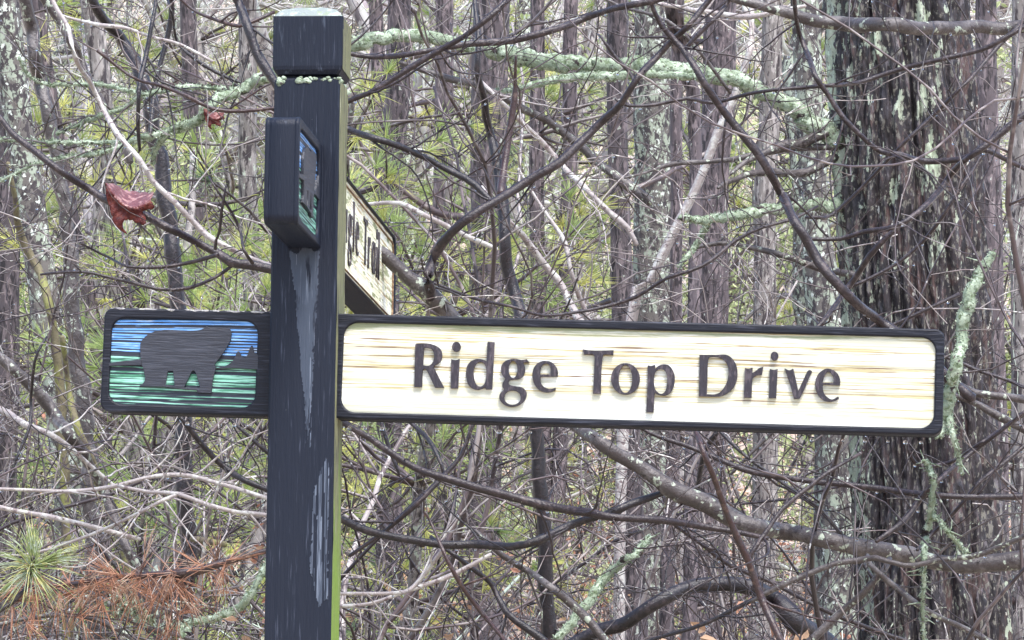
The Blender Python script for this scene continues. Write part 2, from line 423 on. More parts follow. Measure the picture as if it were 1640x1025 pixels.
def build_post():
    m_ = MB(); b = .004
    zb = -0.3
    # front face as a fine grid so that paint loss has a shape of its own
    P, f, u, v = grid_face((-hw + b, -hw, 1.7), (2 * (hw - b), 0, 0), (0, 0, ztop - 1.7 - .006), 72, 560)
    x, z = P[..., 0], P[..., 2]
    nz = fbm(x * 90, z * 9, 1, 3) - .5
    xw, zw = x + nz * .008 + (fbm(x * 500, z * 160, 8, 2) - .5) * .006, z + (fbm(x * 60, z * 5, 9, 2) - .5) * .03
    stripes = fbm(x * 420, z * 7, 4, 2)
    wv = np.zeros_like(x)
    wv = np.maximum(wv, in_poly(xw, zw, dry) * 1.0)
    wv = np.maximum(wv, in_poly(xw, zw, dry2) * (stripes > .52) * 1.0)
    wv = np.maximum(wv, in_poly(xw, zw, peel) * np.where(stripes > .43, 1.15, .35))
    wv = wv + (fbm(x * 300, z * 6, 12, 2) > .80) * .3
    P[..., 1] += (fbm(x * 140, z * 5, 2, 3) - .5) * .0012 - wv * .0006
    m_.add(P.reshape(-1, 3), None, f, wv.ravel())
    # the rest: bevelled shaft ring by ring
    ring = [(-hw + b, -hw), (hw - b, -hw), (hw, -hw + b), (hw, hw - b), (hw - b, hw), (-hw + b, hw), (-hw, hw - b), (-hw, -hw + b)]
    zs = [zb, 1.7, ztop - .006, ztop]
    V = []
    for k, z_ in enumerate(zs):
        s = 1.0 if k < 3 else 1 - .006 / hw
        V += [(a * s, c * s, z_) for a, c in ring]
    Fq = []
    for k in range(3):
        for j in range(8):
            if k == 1 and j == 0: continue
            if k == 1 and j == 2: continue
            Fq.append((k * 8 + j, k * 8 + (j + 1) % 8, (k + 1) * 8 + (j + 1) % 8, (k + 1) * 8 + j))
    Fq += [(24, 25, 26, 27), (24, 27, 28, 31), (28, 29, 30, 31)]
    m_.add(V, None, Fq, 0.0)
    po = m_.obj('post', M['paint'], root, smooth=False, attr='worn')
    # right-hand face carries algae
    m_ = MB()
    P, f, u, v = grid_face((hw, -hw + b, 1.7), (0, 2 * (hw - b), 0), (0, 0, ztop - 1.7 - .006), 14, 420)
    P[..., 0] += (fbm(P[..., 1] * 120, P[..., 2] * 12, 5, 3) - .5) * .003 + .0002
    g = 1 - sstep(1.7, 2.75, P[..., 2] + (fbm(P[..., 1] * 60, P[..., 2] * 9, 2, 3) - .5) * .5)
    m_.add(P.reshape(-1, 3), None, f, g.ravel())
    so = m_.obj('post_side', M['algae'], po, smooth=True, attr='worn')
    # cap: waist, block with rolled edges, chamfered top
    m_ = MB()
    prof = [(ztop - .002, .050), (zcap0 - .001, .052), (zcap0 + .001, .066), (zcap0 + .010, .0725), (zcap0 + .018, .074), (zcap1 - .002, .0745), (zcap1, .0738)]
    V = []; 
    for z_, h in prof:
        c = .005
        V += [(-h + c, -h, z_), (h - c, -h, z_), (h, -h + c, z_), (h, h - c, z_), (h - c, h, z_), (-h + c, h, z_), (-h, h - c, z_), (-h, -h + c, z_)]
    Fq = [(k * 8 + j, k * 8 + (j + 1) % 8, (k + 1) * 8 + (j + 1) % 8, (k + 1) * 8 + j) for k in range(len(prof) - 1) for j in range(8)]
    m_.add(V, None, Fq, 0.58)
    co = m_.obj('post_cap', M['paint'], root, smooth=False, attr='worn')
    m_ = MB()
    V = []
    zt = zcap1 + .0002
    for z_, h in [(zt, .0736), (zt + .017, .058), (zt + .026, .030), (zt + .028, .008)]:
        c = .004
        V += [(-h + c, -h, z_), (h - c, -h, z_), (h, -h + c, z_), (h, h - c, z_), (h - c, h, z_), (-h + c, h, z_), (-h, h - c, z_), (-h, -h + c, z_)]
    Fq = [(k * 8 + j, k * 8 + (j + 1) % 8, (k + 1) * 8 + (j + 1) % 8, (k + 1) * 8 + j) for k in range(3) for j in range(8)]
    Fq += [(24, 25, 26, 27), (24, 27, 28, 31), (28, 29, 30, 31)]
    m_.add(V, None, Fq)
    to = m_.obj('cap_top', M['cap_top'], co, smooth=False)
    m_ = MB()
    P, f, u, v = grid_face((.0748, -.069, zcap0 + .012), (0, .138, 0), (0, 0, zcap1 - zcap0 - .014), 12, 40)
    P[..., 0] += (fbm(P[..., 1] * 120, P[..., 2] * 40, 5, 3) - .5) * .002
    m_.add(P.reshape(-1, 3), None, f, 0.0)
    m_.obj('cap_side', M['algae'], co, attr='worn')
    # lichen crust round the waist
    m_ = MB(); rr = random.Random(5)
    for k in range(46):
        a = rr.uniform(-hw, hw)
        if rr.random() < .72: c = (a, -hw + .004 - rr.random() * .004, ztop - rr.random() ** 2 * .010)
        else: c = (hw - .004, a, ztop - rr.random() ** 2 * .01)
        s = rr.uniform(.0015, .0045)
        if rr.random() < .12: s *= 1.7; c = (c[0], c[1], c[2] - .006)
        n1 = 6
        V = []
        for lat in range(1, 4):
            for lo in range(n1):
                th, ph = lat * math.pi / 4, lo * 2 * math.pi / n1
                q = s * rr.uniform(.75, 1.25)
                V.append((c[0] + q * math.sin(th) * math.cos(ph) * 1.5, c[1] + q * math.sin(th) * math.sin(ph), c[2] + q * math.cos(th)))
        Fq = [(l * n1 + j, l * n1 + (j + 1) % n1, (l + 1) * n1 + (j + 1) % n1, (l + 1) * n1 + j) for l in range(2) for j in range(n1)]
        V.append((c[0], c[1], c[2] + s)); V.append((c[0], c[1], c[2] - s))
        F3 = [((j + 1) % n1, j, 3 * n1) for j in range(n1)] + [(2 * n1 + j, 2 * n1 + (j + 1) % n1, 3 * n1 + 1) for j in range(n1)]
        m_.add(V, F3, Fq)
    m_.obj('lichen_crust', M['li'], co)
build_post()

# ---- shapes with holes through a filled 2D curve
def fill_mesh(name, contours, depth, bevel=0.0, res=0):
    cu = bpy.data.curves.new(name, 'CURVE')
    cu.dimensions = '2D'; cu.fill_mode = 'BOTH'
    cu.extrude = max(0.0, depth / 2 - bevel); cu.bevel_depth = bevel; cu.bevel_resolution = res
    if bevel: cu.offset = -bevel
    for c in contours:
        sp = cu.splines.new('POLY'); sp.points.add(len(c) - 1)
        for p, q in zip(sp.points, c): p.co = (q[0], q[1], 0, 1)
        sp.use_cyclic_u = True
    o = bpy.data.objects.new(name, cu); COL.objects.link(o)
    dg = bpy.context.evaluated_depsgraph_get()
    me = bpy.data.meshes.new_from_object(o.evaluated_get(dg))
    bpy.data.objects.remove(o); bpy.data.curves.remove(cu)
    me.name = name
    # (x, y, z) of the curve -> (x, -z.., y): stand it up, front towards -y
    me.transform(Matrix(((1, 0, 0, 0), (0, 0, -1, 0), (0, 1, 0, 0), (0, 0, 0, 1))))
    return me
def rrect(x0, z0, x1, z1, r, n=8):
    out = []
    for cx, cz, a0 in ((x1 - r, z0 + r, -90), (x1 - r, z1 - r, 0), (x0 + r, z1 - r, 90), (x0 + r, z0 + r, 180)):
        for k in range(n + 1):
            a = R(a0 + 90 * k / n); out.append((cx + r * math.cos(a), cz + r * math.sin(a)))
    return out
def smooth_contour(pts, step=3):
    """pts: (x, y) smooth or (x, y, 1) corner; Catmull-Rom between corners"""
    n = len(pts); out = []
    for k in range(n):
        p1, p2 = pts[k], pts[(k + 1) % n]
        p0 = pts[k - 1] if len(p1) < 3 else None
        p3 = pts[(k + 2) % n] if len(p2) < 3 else None
        if p0 is None and p3 is None:
            out.append(p1[:2]); continue
        a = np.array(p1[:2], float); b = np.array(p2[:2], float)
        m1 = (b - np.array(p0[:2], float)) / 2 if p0 is not None else (b - a)
        m2 = (np.array(p3[:2], float) - a) / 2 if p3 is not None else (b - a)
        for s in range(step):
            t = s / step
            out.append(tuple((2 * t**3 - 3 * t**2 + 1) * a + (t**3 - 2 * t**2 + t) * m1 + (-2 * t**3 + 3 * t**2) * b + (t**3 - t**2) * m2))
    return out
def ell(cx, cy, rx, ry, n=16):
    return [(cx + rx * math.cos(2 * math.pi * k / n), cy + ry * math.sin(2 * math.pi * k / n)) for k in range(n)]
C = 1
GL = {}   # glyphs: zoom, offset, contours (traced)
GL['R'] = (10.25, 655, 540, [[(103,125,C),(125,104),(250,100),(350,108),(450,145),(520,200),(545,285),(533,365),(490,425),(425,463,C),(404,490,C),(480,640),(578,828,C),(425,828,C),(345,655),(292,550),(252,520),(224,545,C),(215,818,C),(86,818,C)],
                             [(246,200),(265,178),(315,175),(370,197),(404,255),(412,330),(393,405),(350,455),(300,470),(234,458,C)]])
GL['i'] = (10.25, 655, 540, [[(693,360,C),(765,374),(832,355,C),(806,840,C),(684,840,C)], ell(778,158,72,82)])
GL['d'] = (8.54375, 740, 540, [[(348,63,C),(446,67,C),(412,714,C),(325,714,C),(318,685,C),(265,707),(200,720),(120,690),(70,615),(54,505),(65,405),(110,338),(180,302),(240,297),(300,310),(336,328,C)],
                               [(250,338),(300,365),(328,430),(331,520),(318,610),(290,655),(250,676),(205,655),(170,590),(157,500),(165,420),(200,360)]])
GL['g'] = (8.54375, 740, 540, [[(640,306),(700,296),(760,300),(815,310),(886,300,C),(922,348,C),(880,342),(836,350,C),(858,400),(863,460),(838,530),(780,570),(700,582),(662,582),(640,605),(642,640),(680,662),(760,674),(830,690),(877,740),(882,800),(852,870),(780,930),(690,952),(600,937),(533,885),(508,820),(525,765),(575,716,C),(549,670),(560,618),(592,570,C),(550,520),(531,450),(540,388),(580,335)],
                               ell(698,440,60,116), ell(690,826,113,98)])
GL['e'] = (8.54375, 740, 540, [[(1145,323),(1230,345),(1285,400),(1311,470),(1309,538,C),(1080,541,C),(1072,560),(1078,612),(1105,665),(1160,697),(1215,707),(1280,690,C),(1284,714,C),(1230,746),(1150,757),(1060,727),(993,652),(963,550),(970,450),(1010,378),(1070,336)],
                               [(1150,358),(1190,380),(1212,430),(1206,508,C),(1068,507,C),(1075,440),(1100,385)]])
GL['T'] = (8.54375, 925, 550, [[(68,78,C),(150,93),(280,98),(400,95),(492,93,C),(487,162,C),(420,151),(372,150),(346,175),(335,260),(325,400),(318,687,C),(211,687,C),(225,400),(232,205),(215,154),(170,148),(88,152,C)]])
GL['o'] = (8.54375, 925, 550, [ell(655,485,198,216,22), ell(655,486,92,190,18)])
GL['p'] = (8.54375, 925, 550, [[(960,298,C),(1010,306),(1060,291,C),(1064,345,C),(1110,305),(1180,284),(1255,305),(1310,380),(1331,470),(1315,590),(1265,680),(1190,714),(1110,702),(1055,672,C),(1040,942,C),(938,942,C),(955,600)],
                               [(1140,348),(1190,370),(1221,440),(1226,540),(1205,640),(1160,686),(1110,676),(1060,620),(1044,520),(1055,420),(1090,365)]])
GL['D'] = (11.3917, 1110, 555, [[(118,150,C),(250,150),(420,150),(560,145),(650,165),(730,235),(790,340),(810,470),(800,600),(750,730),(660,830),(540,895),(420,914),(250,910),(106,908,C)],
                                [(285,215),(315,190),(400,187),(500,208),(590,280),(637,380),(646,500),(625,620),(570,740),(480,840),(380,871),(250,866,C),(262,600),(268,330)]])
GL['r'] = (11.3917, 1110, 555, [[(946,388,C),(1010,402),(1087,383,C),(1082,480,C),(1150,440),(1200,395),(1284,366,C),(1256,517,C),(1180,520),(1110,560),(1080,620),(1068,932,C),(924,932,C),(940,600)]])
GL['i2'] = (9.764, 1220, 555, [[(123,350,C),(190,362),(250,349,C),(226,808,C),(111,808,C)], ell(200,148,60,69)])
GL['v'] = (9.764, 1220, 555, [[(356,338,C),(430,370),(494,343,C),(530,500),(572,690,C),(650,520),(712,388,C),(745,364),(788,385,C),(740,490),(665,670),(592,818,C),(503,818,C),(450,620),(400,470)]])
GL['e2'] = (9.764, 1220, 555, [[(1040,343),(1120,368),(1190,430),(1226,520),(1224,608,C),(960,592,C),(955,640),(980,740),(1050,808),(1110,825),(1196,778,C),(1204,815),(1130,852),(1040,862),(950,832),(868,740),(836,620),(848,500),(900,410),(980,355)],
                               [(1045,395),(1090,430),(1122,490),(1120,567,C),(953,565,C),(970,490),(1000,430)]])
EW = [(0,0,C),(52,0,C),(52,10,C),(14,10,C),(14,34,C),(44,34,C),(44,44,C),(14,44,C),(14,70,C),(54,70,C),(54,80,C),(0,80,C)]
BEAR = [[(357,410),(362,350),(410,292),(490,252),(600,238),(740,246),(860,244),(915,230),(945,208),(985,225),(1060,222),(1150,226,C),(1167,270),(1155,340),(1110,420),(1060,490),(1018,546,C),(1028,575),(1010,650),(998,710),(990,800,C),(862,796,C),(860,775,C),(745,768,C),(560,745,C),(345,742,C),(398,690),(388,600),(362,520)],
        [(602,606,C),(648,604,C),(662,735,C),(582,728,C)], [(822,602),(850,622),(870,690),(888,752,C),(746,750,C),(780,680)]]
HILL_R = [[(1018,580,C),(1120,556),(1180,512),(1212,445),(1235,432),(1262,478),(1298,482),(1330,402),(1352,380),(1370,440),(1402,466),(1402,592,C),(1200,580),(1080,582)]]
HILL_L = [[(80,532,C),(200,516),(372,500,C),(380,552,C),(210,556),(80,560,C)]]
BZ = (5.541, 160, 485)

BT = 0.070                                   # board thickness
p_tl = to_local_plane(165, 491.5, 1, -BT / 2); p_tr = to_local_plane(1511, 526.5, 1, -BT / 2)
p_bl = to_local_plane(165, 659.5, 1, -BT / 2); p_br = to_local_plane(1511, 695, 1, -BT / 2)
sag = math.atan2((p_tr - p_tl).z, (p_tr - p_tl).x)
BH = ((p_tl - p_bl).z + (p_tr - p_br).z) / 2
bc_z = ((p_tl + p_bl).z / 2 - p_tl.x * math.tan(sag))      # board mid line at x = 0
ca_, sa_ = math.cos(sag), math.sin(sag)
def to_board(px, py):
    q = to_local_plane(px, py, 1, -BT / 2)
    x, z = q.x, q.z - bc_z
    return (x * ca_ + z * sa_, -x * sa_ + z * ca_)
BX0 = to_board(163.5, 575)[0]; BX1 = to_board(1511.5, 612)[0]
TX0 = to_board(548.5, 590)[0]; TX1 = to_board(1497, 610)[0]
PX0 = to_board(176.5, 580)[0]; PX1 = to_board(410.5, 580)[0]
KPX = (to_board(1100, 600)[0] - to_board(1000, 600)[0]) / 100
hz = BH / 2
TZ0, TZ1 = -hz + 10.5 * KPX, hz - 14 * KPX
PZ0, PZ1 = -hz + 13 * KPX, hz - 16.5 * KPX

def picture_mat():
    m = mat('picture_paint', (0.09, 0.27, 0.62),
        [((0.22, 0.42, 0.72), (16, 60, 240), .48, .66), ((0.62, 0.68, 0.74), (10, 60, 90), .62, .76),
         ((0.035, 0.17, 0.095), None, .45, .55, 'low'), ((0.24, 0.52, 0.40), (12, 60, 200), 1.38, 1.60, 'low'),
         ((0.006, 0.010, 0.022), (5, 60, 260), 1.08, 1.28, 'groove')], rough=.5, bump=.3, bscale=(14, 200, 400))
    return m
M['picture'] = picture_mat()
M['weather_highlight'] = mat('weathered_edge_highlight', (0.30, 0.29, 0.285), [((0.20, 0.19, 0.20), (60, 200, 200), .45, .6), ((0.42, 0.42, 0.38), (80, 80, 80), .6, .72)], rough=.6, bump=.5, bscale=(200, 200, 200))
M['wood_brown'] = mat('bare_brown_wood', (0.16, 0.09, 0.05), [((0.30, 0.20, 0.11), (12, 60, 90), .5, .7)], rough=.7)

def relief_panel(name, x0, x1, z0, z1, ydeep, material, parent, seed, amp, rows, cols, freq):
    """sandblasted face: hard grain stands as ridges between grooves"""
    P, f, u, v = grid_face((x0, ydeep, z0), (x1 - x0, 0, 0), (0, 0, z1 - z0), cols, rows)
    x, z = P[..., 0], P[..., 2]
    warp = (fbm(x * 1.6, z * 10, seed, 3) - .5) * .014
    zz = z + warp
    g = fbm(zz * freq * 1.3, x * .9, seed + 3, 2)
    g2 = vnoise(zz * freq * 2.3, x * 2.5, seed + 8)
    h = np.clip(.72 * g + .28 * g2, 0, 1)
    P[..., 1] -= (h - .5) * amp * 2
    fine = fbm(zz * 420, x * 6, seed + 5, 2)
    gro = np.clip(np.maximum((.40 - h) * 5 + .08, (.48 - fine) * 6 + .18), 0, 1)
    if freq > 170:
        gro = np.clip(np.maximum((.50 - h) * 5 + .3, .42 + .75 * np.sin(zz * 1080 + 2 * h) + (fine - .5) * 2.0), 0, 1)
    vv = (z - z0) / (z1 - z0); uu = (x - x0) / (x1 - x0)
    if freq < 170: gro = gro * (.35 + .65 * sstep(.04, .26, vv + (fbm(x * 4, z * 30, 2, 2) - .5) * .25))
    m_ = MB(); m_.add(P.reshape(-1, 3), None, f, gro.ravel())
    me = m_.mesh(name, material, True, 'groove')
    set_attr(me, 'low', sstep(.40, .44, 1 - vv + 0 * uu) * 1.0)
    set_attr(me, 'algae', np.clip(sstep(.76, 1.0, vv) * .9 + sstep(.1, 0, uu) * .35, 0, 1))
    return link_mesh(name, me, parent)

def conv(zoom, pts, fn=to_board, step=3):
    k, ox, oy = zoom
    sm = smooth_contour(pts, step) if not (len(pts) > 12 and all(len(p) == 2 for p in pts) and False) else pts
    return [fn(a / k + ox, b / k + oy) for a, b in sm]

def make_board(name, glyphs, text_mat, hole, seed, paint='paint_h', ld=.007):
    yf = -BT / 2
    bd = link_mesh(name, fill_mesh(name, [rrect(BX0 + .001, -hz + .001, BX1 - .001, hz - .001, .020)], BT - .016, .001), root, M[paint])
    hx0, hx1, hz0, hz1 = hole
    for side in (-1, 1):
        fr = fill_mesh('frame', [rrect(BX0, -hz, BX1, hz, .021, 10), rrect(hx0, hz0, hx1, hz1, .030, 10), rrect(PX0, PZ0, PX1, PZ1, .028, 10)], .010, .0038, 2)
        o = link_mesh('frame', fr, bd, M[paint])
        if side < 0: o.location = (0, yf + .005, 0)
        else: o.location = (0, -yf - .005, 0)
    yp = yf + .0068
    relief_panel('text_panel', hx0 - .004, hx1 + .004, hz0 - .004, hz1 + .004, yp, text_mat, bd, seed, .0008, 190, 300, 150)
    relief_panel('picture_panel', PX0 - .004, PX1 + .004, PZ0 - .004, PZ1 + .004, yp, M['picture'], bd, seed + 40, .0012, 130, 70, 190)
    yl = yf + .0030
    for cts in glyphs:
        me = fill_mesh('letter', cts, ld, .0004, 1)
        o = link_mesh('letter', me, bd, M['letter']); o.location = (0, yf + .0065 - ld / 2, 0)
    for nm, cts in (('bear_silhouette', BEAR), ('treeline_silhouette', HILL_R), ('ridge_silhouette', HILL_L)):
        me = fill_mesh(nm, [conv(BZ, c) for c in cts], .0066, .0006, 1)
        o = link_mesh(nm, me, bd, M['bear']); o.location = (0, yl + .0004, 0)
    return bd

front = []
for k in ('R', 'i', 'd', 'g', 'e', 'T', 'o', 'p', 'D', 'r', 'i2', 'v', 'e2'):
    s, ox, oy, cts = GL[k]
    front.append([conv((s, ox, oy), c) for c in cts])
b1 = make_board('name_board', front, M['cream'], (TX0, TX1, TZ0, TZ1), 11)
b1.location = (0, 0, bc_z); b1.rotation_euler = (0, -sag, 0)
b1['label'] = 'long front board lettered in dark on cream with a bear picture at its left end'

def weathered_edge_highlight():
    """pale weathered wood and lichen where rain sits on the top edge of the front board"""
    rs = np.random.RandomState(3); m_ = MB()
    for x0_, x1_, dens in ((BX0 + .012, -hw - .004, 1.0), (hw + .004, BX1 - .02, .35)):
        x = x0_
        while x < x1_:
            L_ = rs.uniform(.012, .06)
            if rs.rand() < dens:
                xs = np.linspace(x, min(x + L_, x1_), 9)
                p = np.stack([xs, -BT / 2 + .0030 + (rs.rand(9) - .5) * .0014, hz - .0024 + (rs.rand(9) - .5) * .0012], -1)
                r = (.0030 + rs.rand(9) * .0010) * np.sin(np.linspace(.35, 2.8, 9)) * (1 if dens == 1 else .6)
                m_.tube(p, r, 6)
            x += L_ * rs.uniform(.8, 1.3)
    o = m_.obj('weathered_edge_highlight', M['weather_highlight'], b1)
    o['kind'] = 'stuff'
weathered_edge_highlight()

# second board, same pattern, running away from the camera
def glyph_at(key, x, sx=1.0, base=-.036, scale=1.08):
    if key == 'E':
        return [[(x + a * KPX * scale * .78, base + (80 - b) * KPX * scale * .92) for a, b in [p[:2] for p in EW]]]
    if key == 'l':
        w_, h_ = 12 * KPX * scale, 80 * KPX * scale
        return [[(x, base), (x + w_, base), (x + w_, base + h_), (x, base + h_)]]
    if key == 'a':      # single-storey a from the d without its ascender
        s, ox, oy, cts = GL['d']
        cts = [[(346,300,C),(440,300,C),(412,714,C),(325,714,C),(318,685,C),(265,707),(200,720),(120,690),(70,615),(54,505),(65,405),(110,338),(180,302),(240,297),(300,310),(336,328,C)], cts[1]]
    else:
        s, ox, oy, cts = GL[key]
    cc = [conv((s, ox, oy), c) for c in cts]
    x_min = min(p[0] for c in cc for p in c)
    bl = {'g': -.0215, 'p': 0}.get(key, None)
    b_y = min(p[1] for c in cc for p in c) if bl is None else min(p[1] for c in cc for p in c) + .036
    return [[(x + (a - x_min) * scale, base + (b - b_y) * scale * 1.08) for a, b in c] for c in cc]
adv = {'E': 60, 'a': 58, 'g': 58, 'l': 30, 'e': 56, ' ': 40, 'T': 58, 'r': 48, 'i': 28}
x = TX0 + .17; back = []
for ch in 'Eagle Trail':
    if ch != ' ': back.append(glyph_at(ch, x))
    x += adv[ch] * KPX * 1.18
b2 = make_board('name_board', back, M['cream_old'], (TX0 - .004, TX1 + .008, -hz + .006, hz - .007), 63, 'paint', .0028)
mo = link_mesh('moulding', fill_mesh('moulding', [rrect(TX0 + .004, TZ0, TX1 - .004, TZ1, .030), rrect(TX0 + .0065, TZ0 + .0025, TX1 - .0065, TZ1 - .0025, .028)], .004, .0005, 1), b2, M['wood_brown'])
mo.location = (0, -BT / 2 + .0045, 0)
q = to_local_plane(486, 184, 0, BT / 2)
q2 = to_local_plane(486, 360, 0, BT / 2)
b2.rotation_euler = (0, 0, R(90))
b2.location = (0, 0, 0)
# near end of this board stands at local y = BX0; its height follows the photograph there
zt_ = None
for yy in (BX0,):
    a = to_local_plane(457, 185, 1, yy); c = to_local_plane(457, 358, 1, yy)
    zt_ = (a.z + c.z) / 2
b2.location = (0, 0, zt_)
b2['label'] = 'upper board seen end on, stained yellow green, running away behind the post'

# ------------------------------------------------------------------ curves for stems and twigs
def crspline(P, rad, step):
    """Catmull-Rom through control points, radius interpolated"""
    P = np.asarray(P, float); rad = np.asarray(rad, float)
    n = len(P); out, ro = [], []
    for k in range(n - 1):
        p0, p1, p2, p3 = P[max(k - 1, 0)], P[k], P[k + 1], P[min(k + 2, n - 1)]
        m = max(2, int(np.linalg.norm(p2 - p1) / step))
        t = (np.arange(m) / m)[:, None]
        out.append(.5 * ((2 * p1) + (-p0 + p2) * t + (2 * p0 - 5 * p1 + 4 * p2 - p3) * t**2 + (-p0 + 3 * p1 - 3 * p2 + p3) * t**3))
        ro.append(rad[k] + (rad[k + 1] - rad[k]) * t[:, 0])
    out.append(P[-1:]); ro.append(rad[-1:])
    return np.vstack(out), np.concatenate(ro)

def knobbly(p, r, rs, amp=.12):
    n = len(p); s = rs.rand() * 100
    k = np.arange(n)
    j = np.stack([vnoise(k * .45 + s, 0 * k + 1.5), vnoise(k * .45 + s, 0 * k + 7.5), vnoise(k * .45 + s, 0 * k + 11.5)], -1) - .5
    p = p + j * r[:, None] * .9
    r = r * (1 + (vnoise(k * .9 + s, 0 * k + 3.3) - .5) * 2 * amp)
    return p, r

def wander(rs, start, d, length, seg, curl=.25, lift=0.0, droop=0.0):
    """a gently curving, slightly zig-zag run of points"""
    n = max(3, int(length / seg)); p = [np.asarray(start, float)]
    d = np.asarray(d, float); d /= np.linalg.norm(d)
    bend = rs.randn(3) * curl * .35
    for k in range(n):
        bend = bend * .9 + rs.randn(3) * curl * .22
        d = d + bend * seg / .12 * .55 + np.array([0, 0, lift - droop * k / n]) * seg + rs.randn(3) * .12
        d /= np.linalg.norm(d)
        p.append(p[-1] + d * seg)
    return np.array(p)

def side_dir(rs, t, ang=(35, 75)):
    q = np.cross(t, rs.randn(3)); q /= (np.linalg.norm(q) + 1e-9)
    a = math.radians(rs.uniform(*ang))
    return t * math.cos(a) + q * math.sin(a)

# ------------------------------------------------------------------ traced branches near the post
DROPS = []
def px_tube(mb, pts, d, rs, dvar=.25, sides=7, dd=None, crust=False):
    """pts (px, py, width px); returns smooth path and radii"""
    n = len(pts); k = rs.rand() * 50
    P, rr = [], []
    for i, (a, b, w) in enumerate(pts):
        q = d + (float(vnoise(i * .8 + k, 0.5)) - .5) * dvar * 2 if dd is None else dd[0] + (dd[1] - dd[0]) * i / (n - 1)
        P.append(np.array(at(a, b, q))); rr.append(w * .5 * q / F)
    p, r = crspline(P, rr, .008 if crust else .028)
    p, r = knobbly(p, r, rs)
    if crust:                                  # flaky crust: the surface itself is lumpy
        n0 = mb.n; sides = max(sides, 14)
        mb.tube(p, r * 1.0, sides)
        V = mb.v[-1]; c = np.vstack([np.repeat(p, sides, 0), p[:1], p[-1:]])
        q = V - c; s_ = rs.rand() * 30
        rm = np.concatenate([np.repeat(r, sides), r[:1], r[-1:]])[:, None]
        k_ = fbm(V[:, 0] * 70 + s_, V[:, 1] * 70, V[:, 2] * 70, 3)[:, None]
        V[:] = c + q * (1 + (k_ - .5) * np.clip(.006 / rm, .3, 1.1))
    else:
        mb.tube(p, r, sides)
    return p, r

def spurs(mb, p, r, rs, n, lmax=.05):
    for k in range(n):
        i = rs.randint(1, len(p) - 1)
        t = p[min(i + 1, len(p) - 1)] - p[i - 1]; t /= np.linalg.norm(t) + 1e-9
        L_ = rs.uniform(.008, lmax)
        q = wander(rs, p[i], side_dir(rs, t, (40, 80)), L_, max(.006, L_ / 5), .5)
        mb.tube(q, np.linspace(min(.0022, r[i] * .7), .0009, len(q)), 4)

def twig_tube(p0, d, L_, r0, rs, curl=.8, sub=3, sides=5):
    mb = MB()
    p = wander(rs, p0, d, L_, .028, curl, lift=.25)
    r = np.linspace(r0, .0010, len(p))
    p, r = knobbly(p, r, rs, .1)
    mb.tube(p, r, sides)
    for k in range(sub):
        i = rs.randint(1, max(2, len(p) - 1)); t = p[i] - p[i - 1]; t /= np.linalg.norm(t)
        q = wander(rs, p[i], side_dir(rs, t), L_ * rs.uniform(.25, .6), .028, curl, lift=.2)
        mb.tube(q, np.linspace(r[i] * .75, .0009, len(q)), 4)
    return mb, p

def branch(mt, d, label, pts, name='bare_branch', cat='branch', twigs=None, parent=None, sides=8, dvar=.12, dd=None, seed=None, group=None, spn=None, drops=True):
    rs = np.random.RandomState(seed if seed is not None else (int(abs(pts[0][0]) * 7 + abs(pts[0][1]) * 13 + len(pts) * 101) % 99991))
    mb = MB()
    p, r = px_tube(mb, pts, d, rs, dvar, sides, dd, mt == 'li')
    if name in ('sapling_stem', 'leaning_stem'):      # carry the stem down to the soil
        e = p[-1]; g = np.array([e[0] + .03, e[1] + .02, gzf(e[0], e[1]) - .05])
        q = np.linspace(e, g, 14); q[:, :2] += np.sin(np.linspace(0, 5, 14))[:, None] * .012
        mb.tube(q, np.linspace(r[-1], r[-1] * 1.35, 14), sides)
    L_ = np.linalg.norm(np.diff(p, axis=0), axis=1).sum()
    spurs(mb, p, r, rs, int(L_ * (10 if spn is None else spn)))
    if mt == 'li':                       # frilly flakes standing off the crust
        n = int(L_ * 1500)
        i = rs.randint(1, len(p) - 1, n)
        dr = rs.randn(n, 3); dr[:, 2] += .35; dr /= np.linalg.norm(dr, axis=1)[:, None]
        c = p[i] + dr * r[i][:, None] * .95
        a = rs.randn(n, 3); a /= np.linalg.norm(a, axis=1)[:, None]
        b = np.cross(a, dr); s = rs.uniform(.0018, .0048, n)[:, None]
        V = np.stack([c, c + dr * s + a * s * .8, c + dr * s * 1.5 + b * s * .4, c + dr * s * .8 - a * s * .8], 1).reshape(-1, 3)
        mb.add(V, None, np.arange(4 * n).reshape(-1, 4))
    o = mb.obj(name, M[mt], parent)
    if parent is None: tag(o, label, cat, group)
    elif label: o['label'] = label
    nt = int(L_ * 3.2) if twigs is None else twigs
    wmax = max(q[2] for q in pts)
    for k in range(nt):
        i = rs.randint(2, len(p) - 2); t = p[i + 1] - p[i - 1]; t /= np.linalg.norm(t)
        dr = side_dir(rs, t, (30, 70)); dr[1] *= .5
        tm, tp = twig_tube(p[i], dr, rs.uniform(.12, .50), min(.0034, max(.0016, r[i] * .6)), rs, sub=rs.randint(1, 4))
        if parent is None: tm.obj('twig', M[mt if mt != 'li' else 'gr'], o)
        else: tm.obj('twig', M[mt if mt != 'li' else 'gr'], parent)
        if drops and rs.rand() < .5: DROPS.append((tp[-1], rs.uniform(.0026, .0036)))
    if drops:
        for k in range(int(L_ * 5.0)):
            i = rs.randint(1, len(p) - 1); DROPS.append((p[i] - np.array([0, 0, r[i]]), rs.uniform(.0022, .0040)))
    return o, p, r

def end_down(pts, dx, dy):   # continue a path past its last point, outside the picture
    a, b, w = pts[-1]
    return pts + [(a + dx * .5, b + dy * .45, w), (a + dx, b + dy, w * 1.05)]

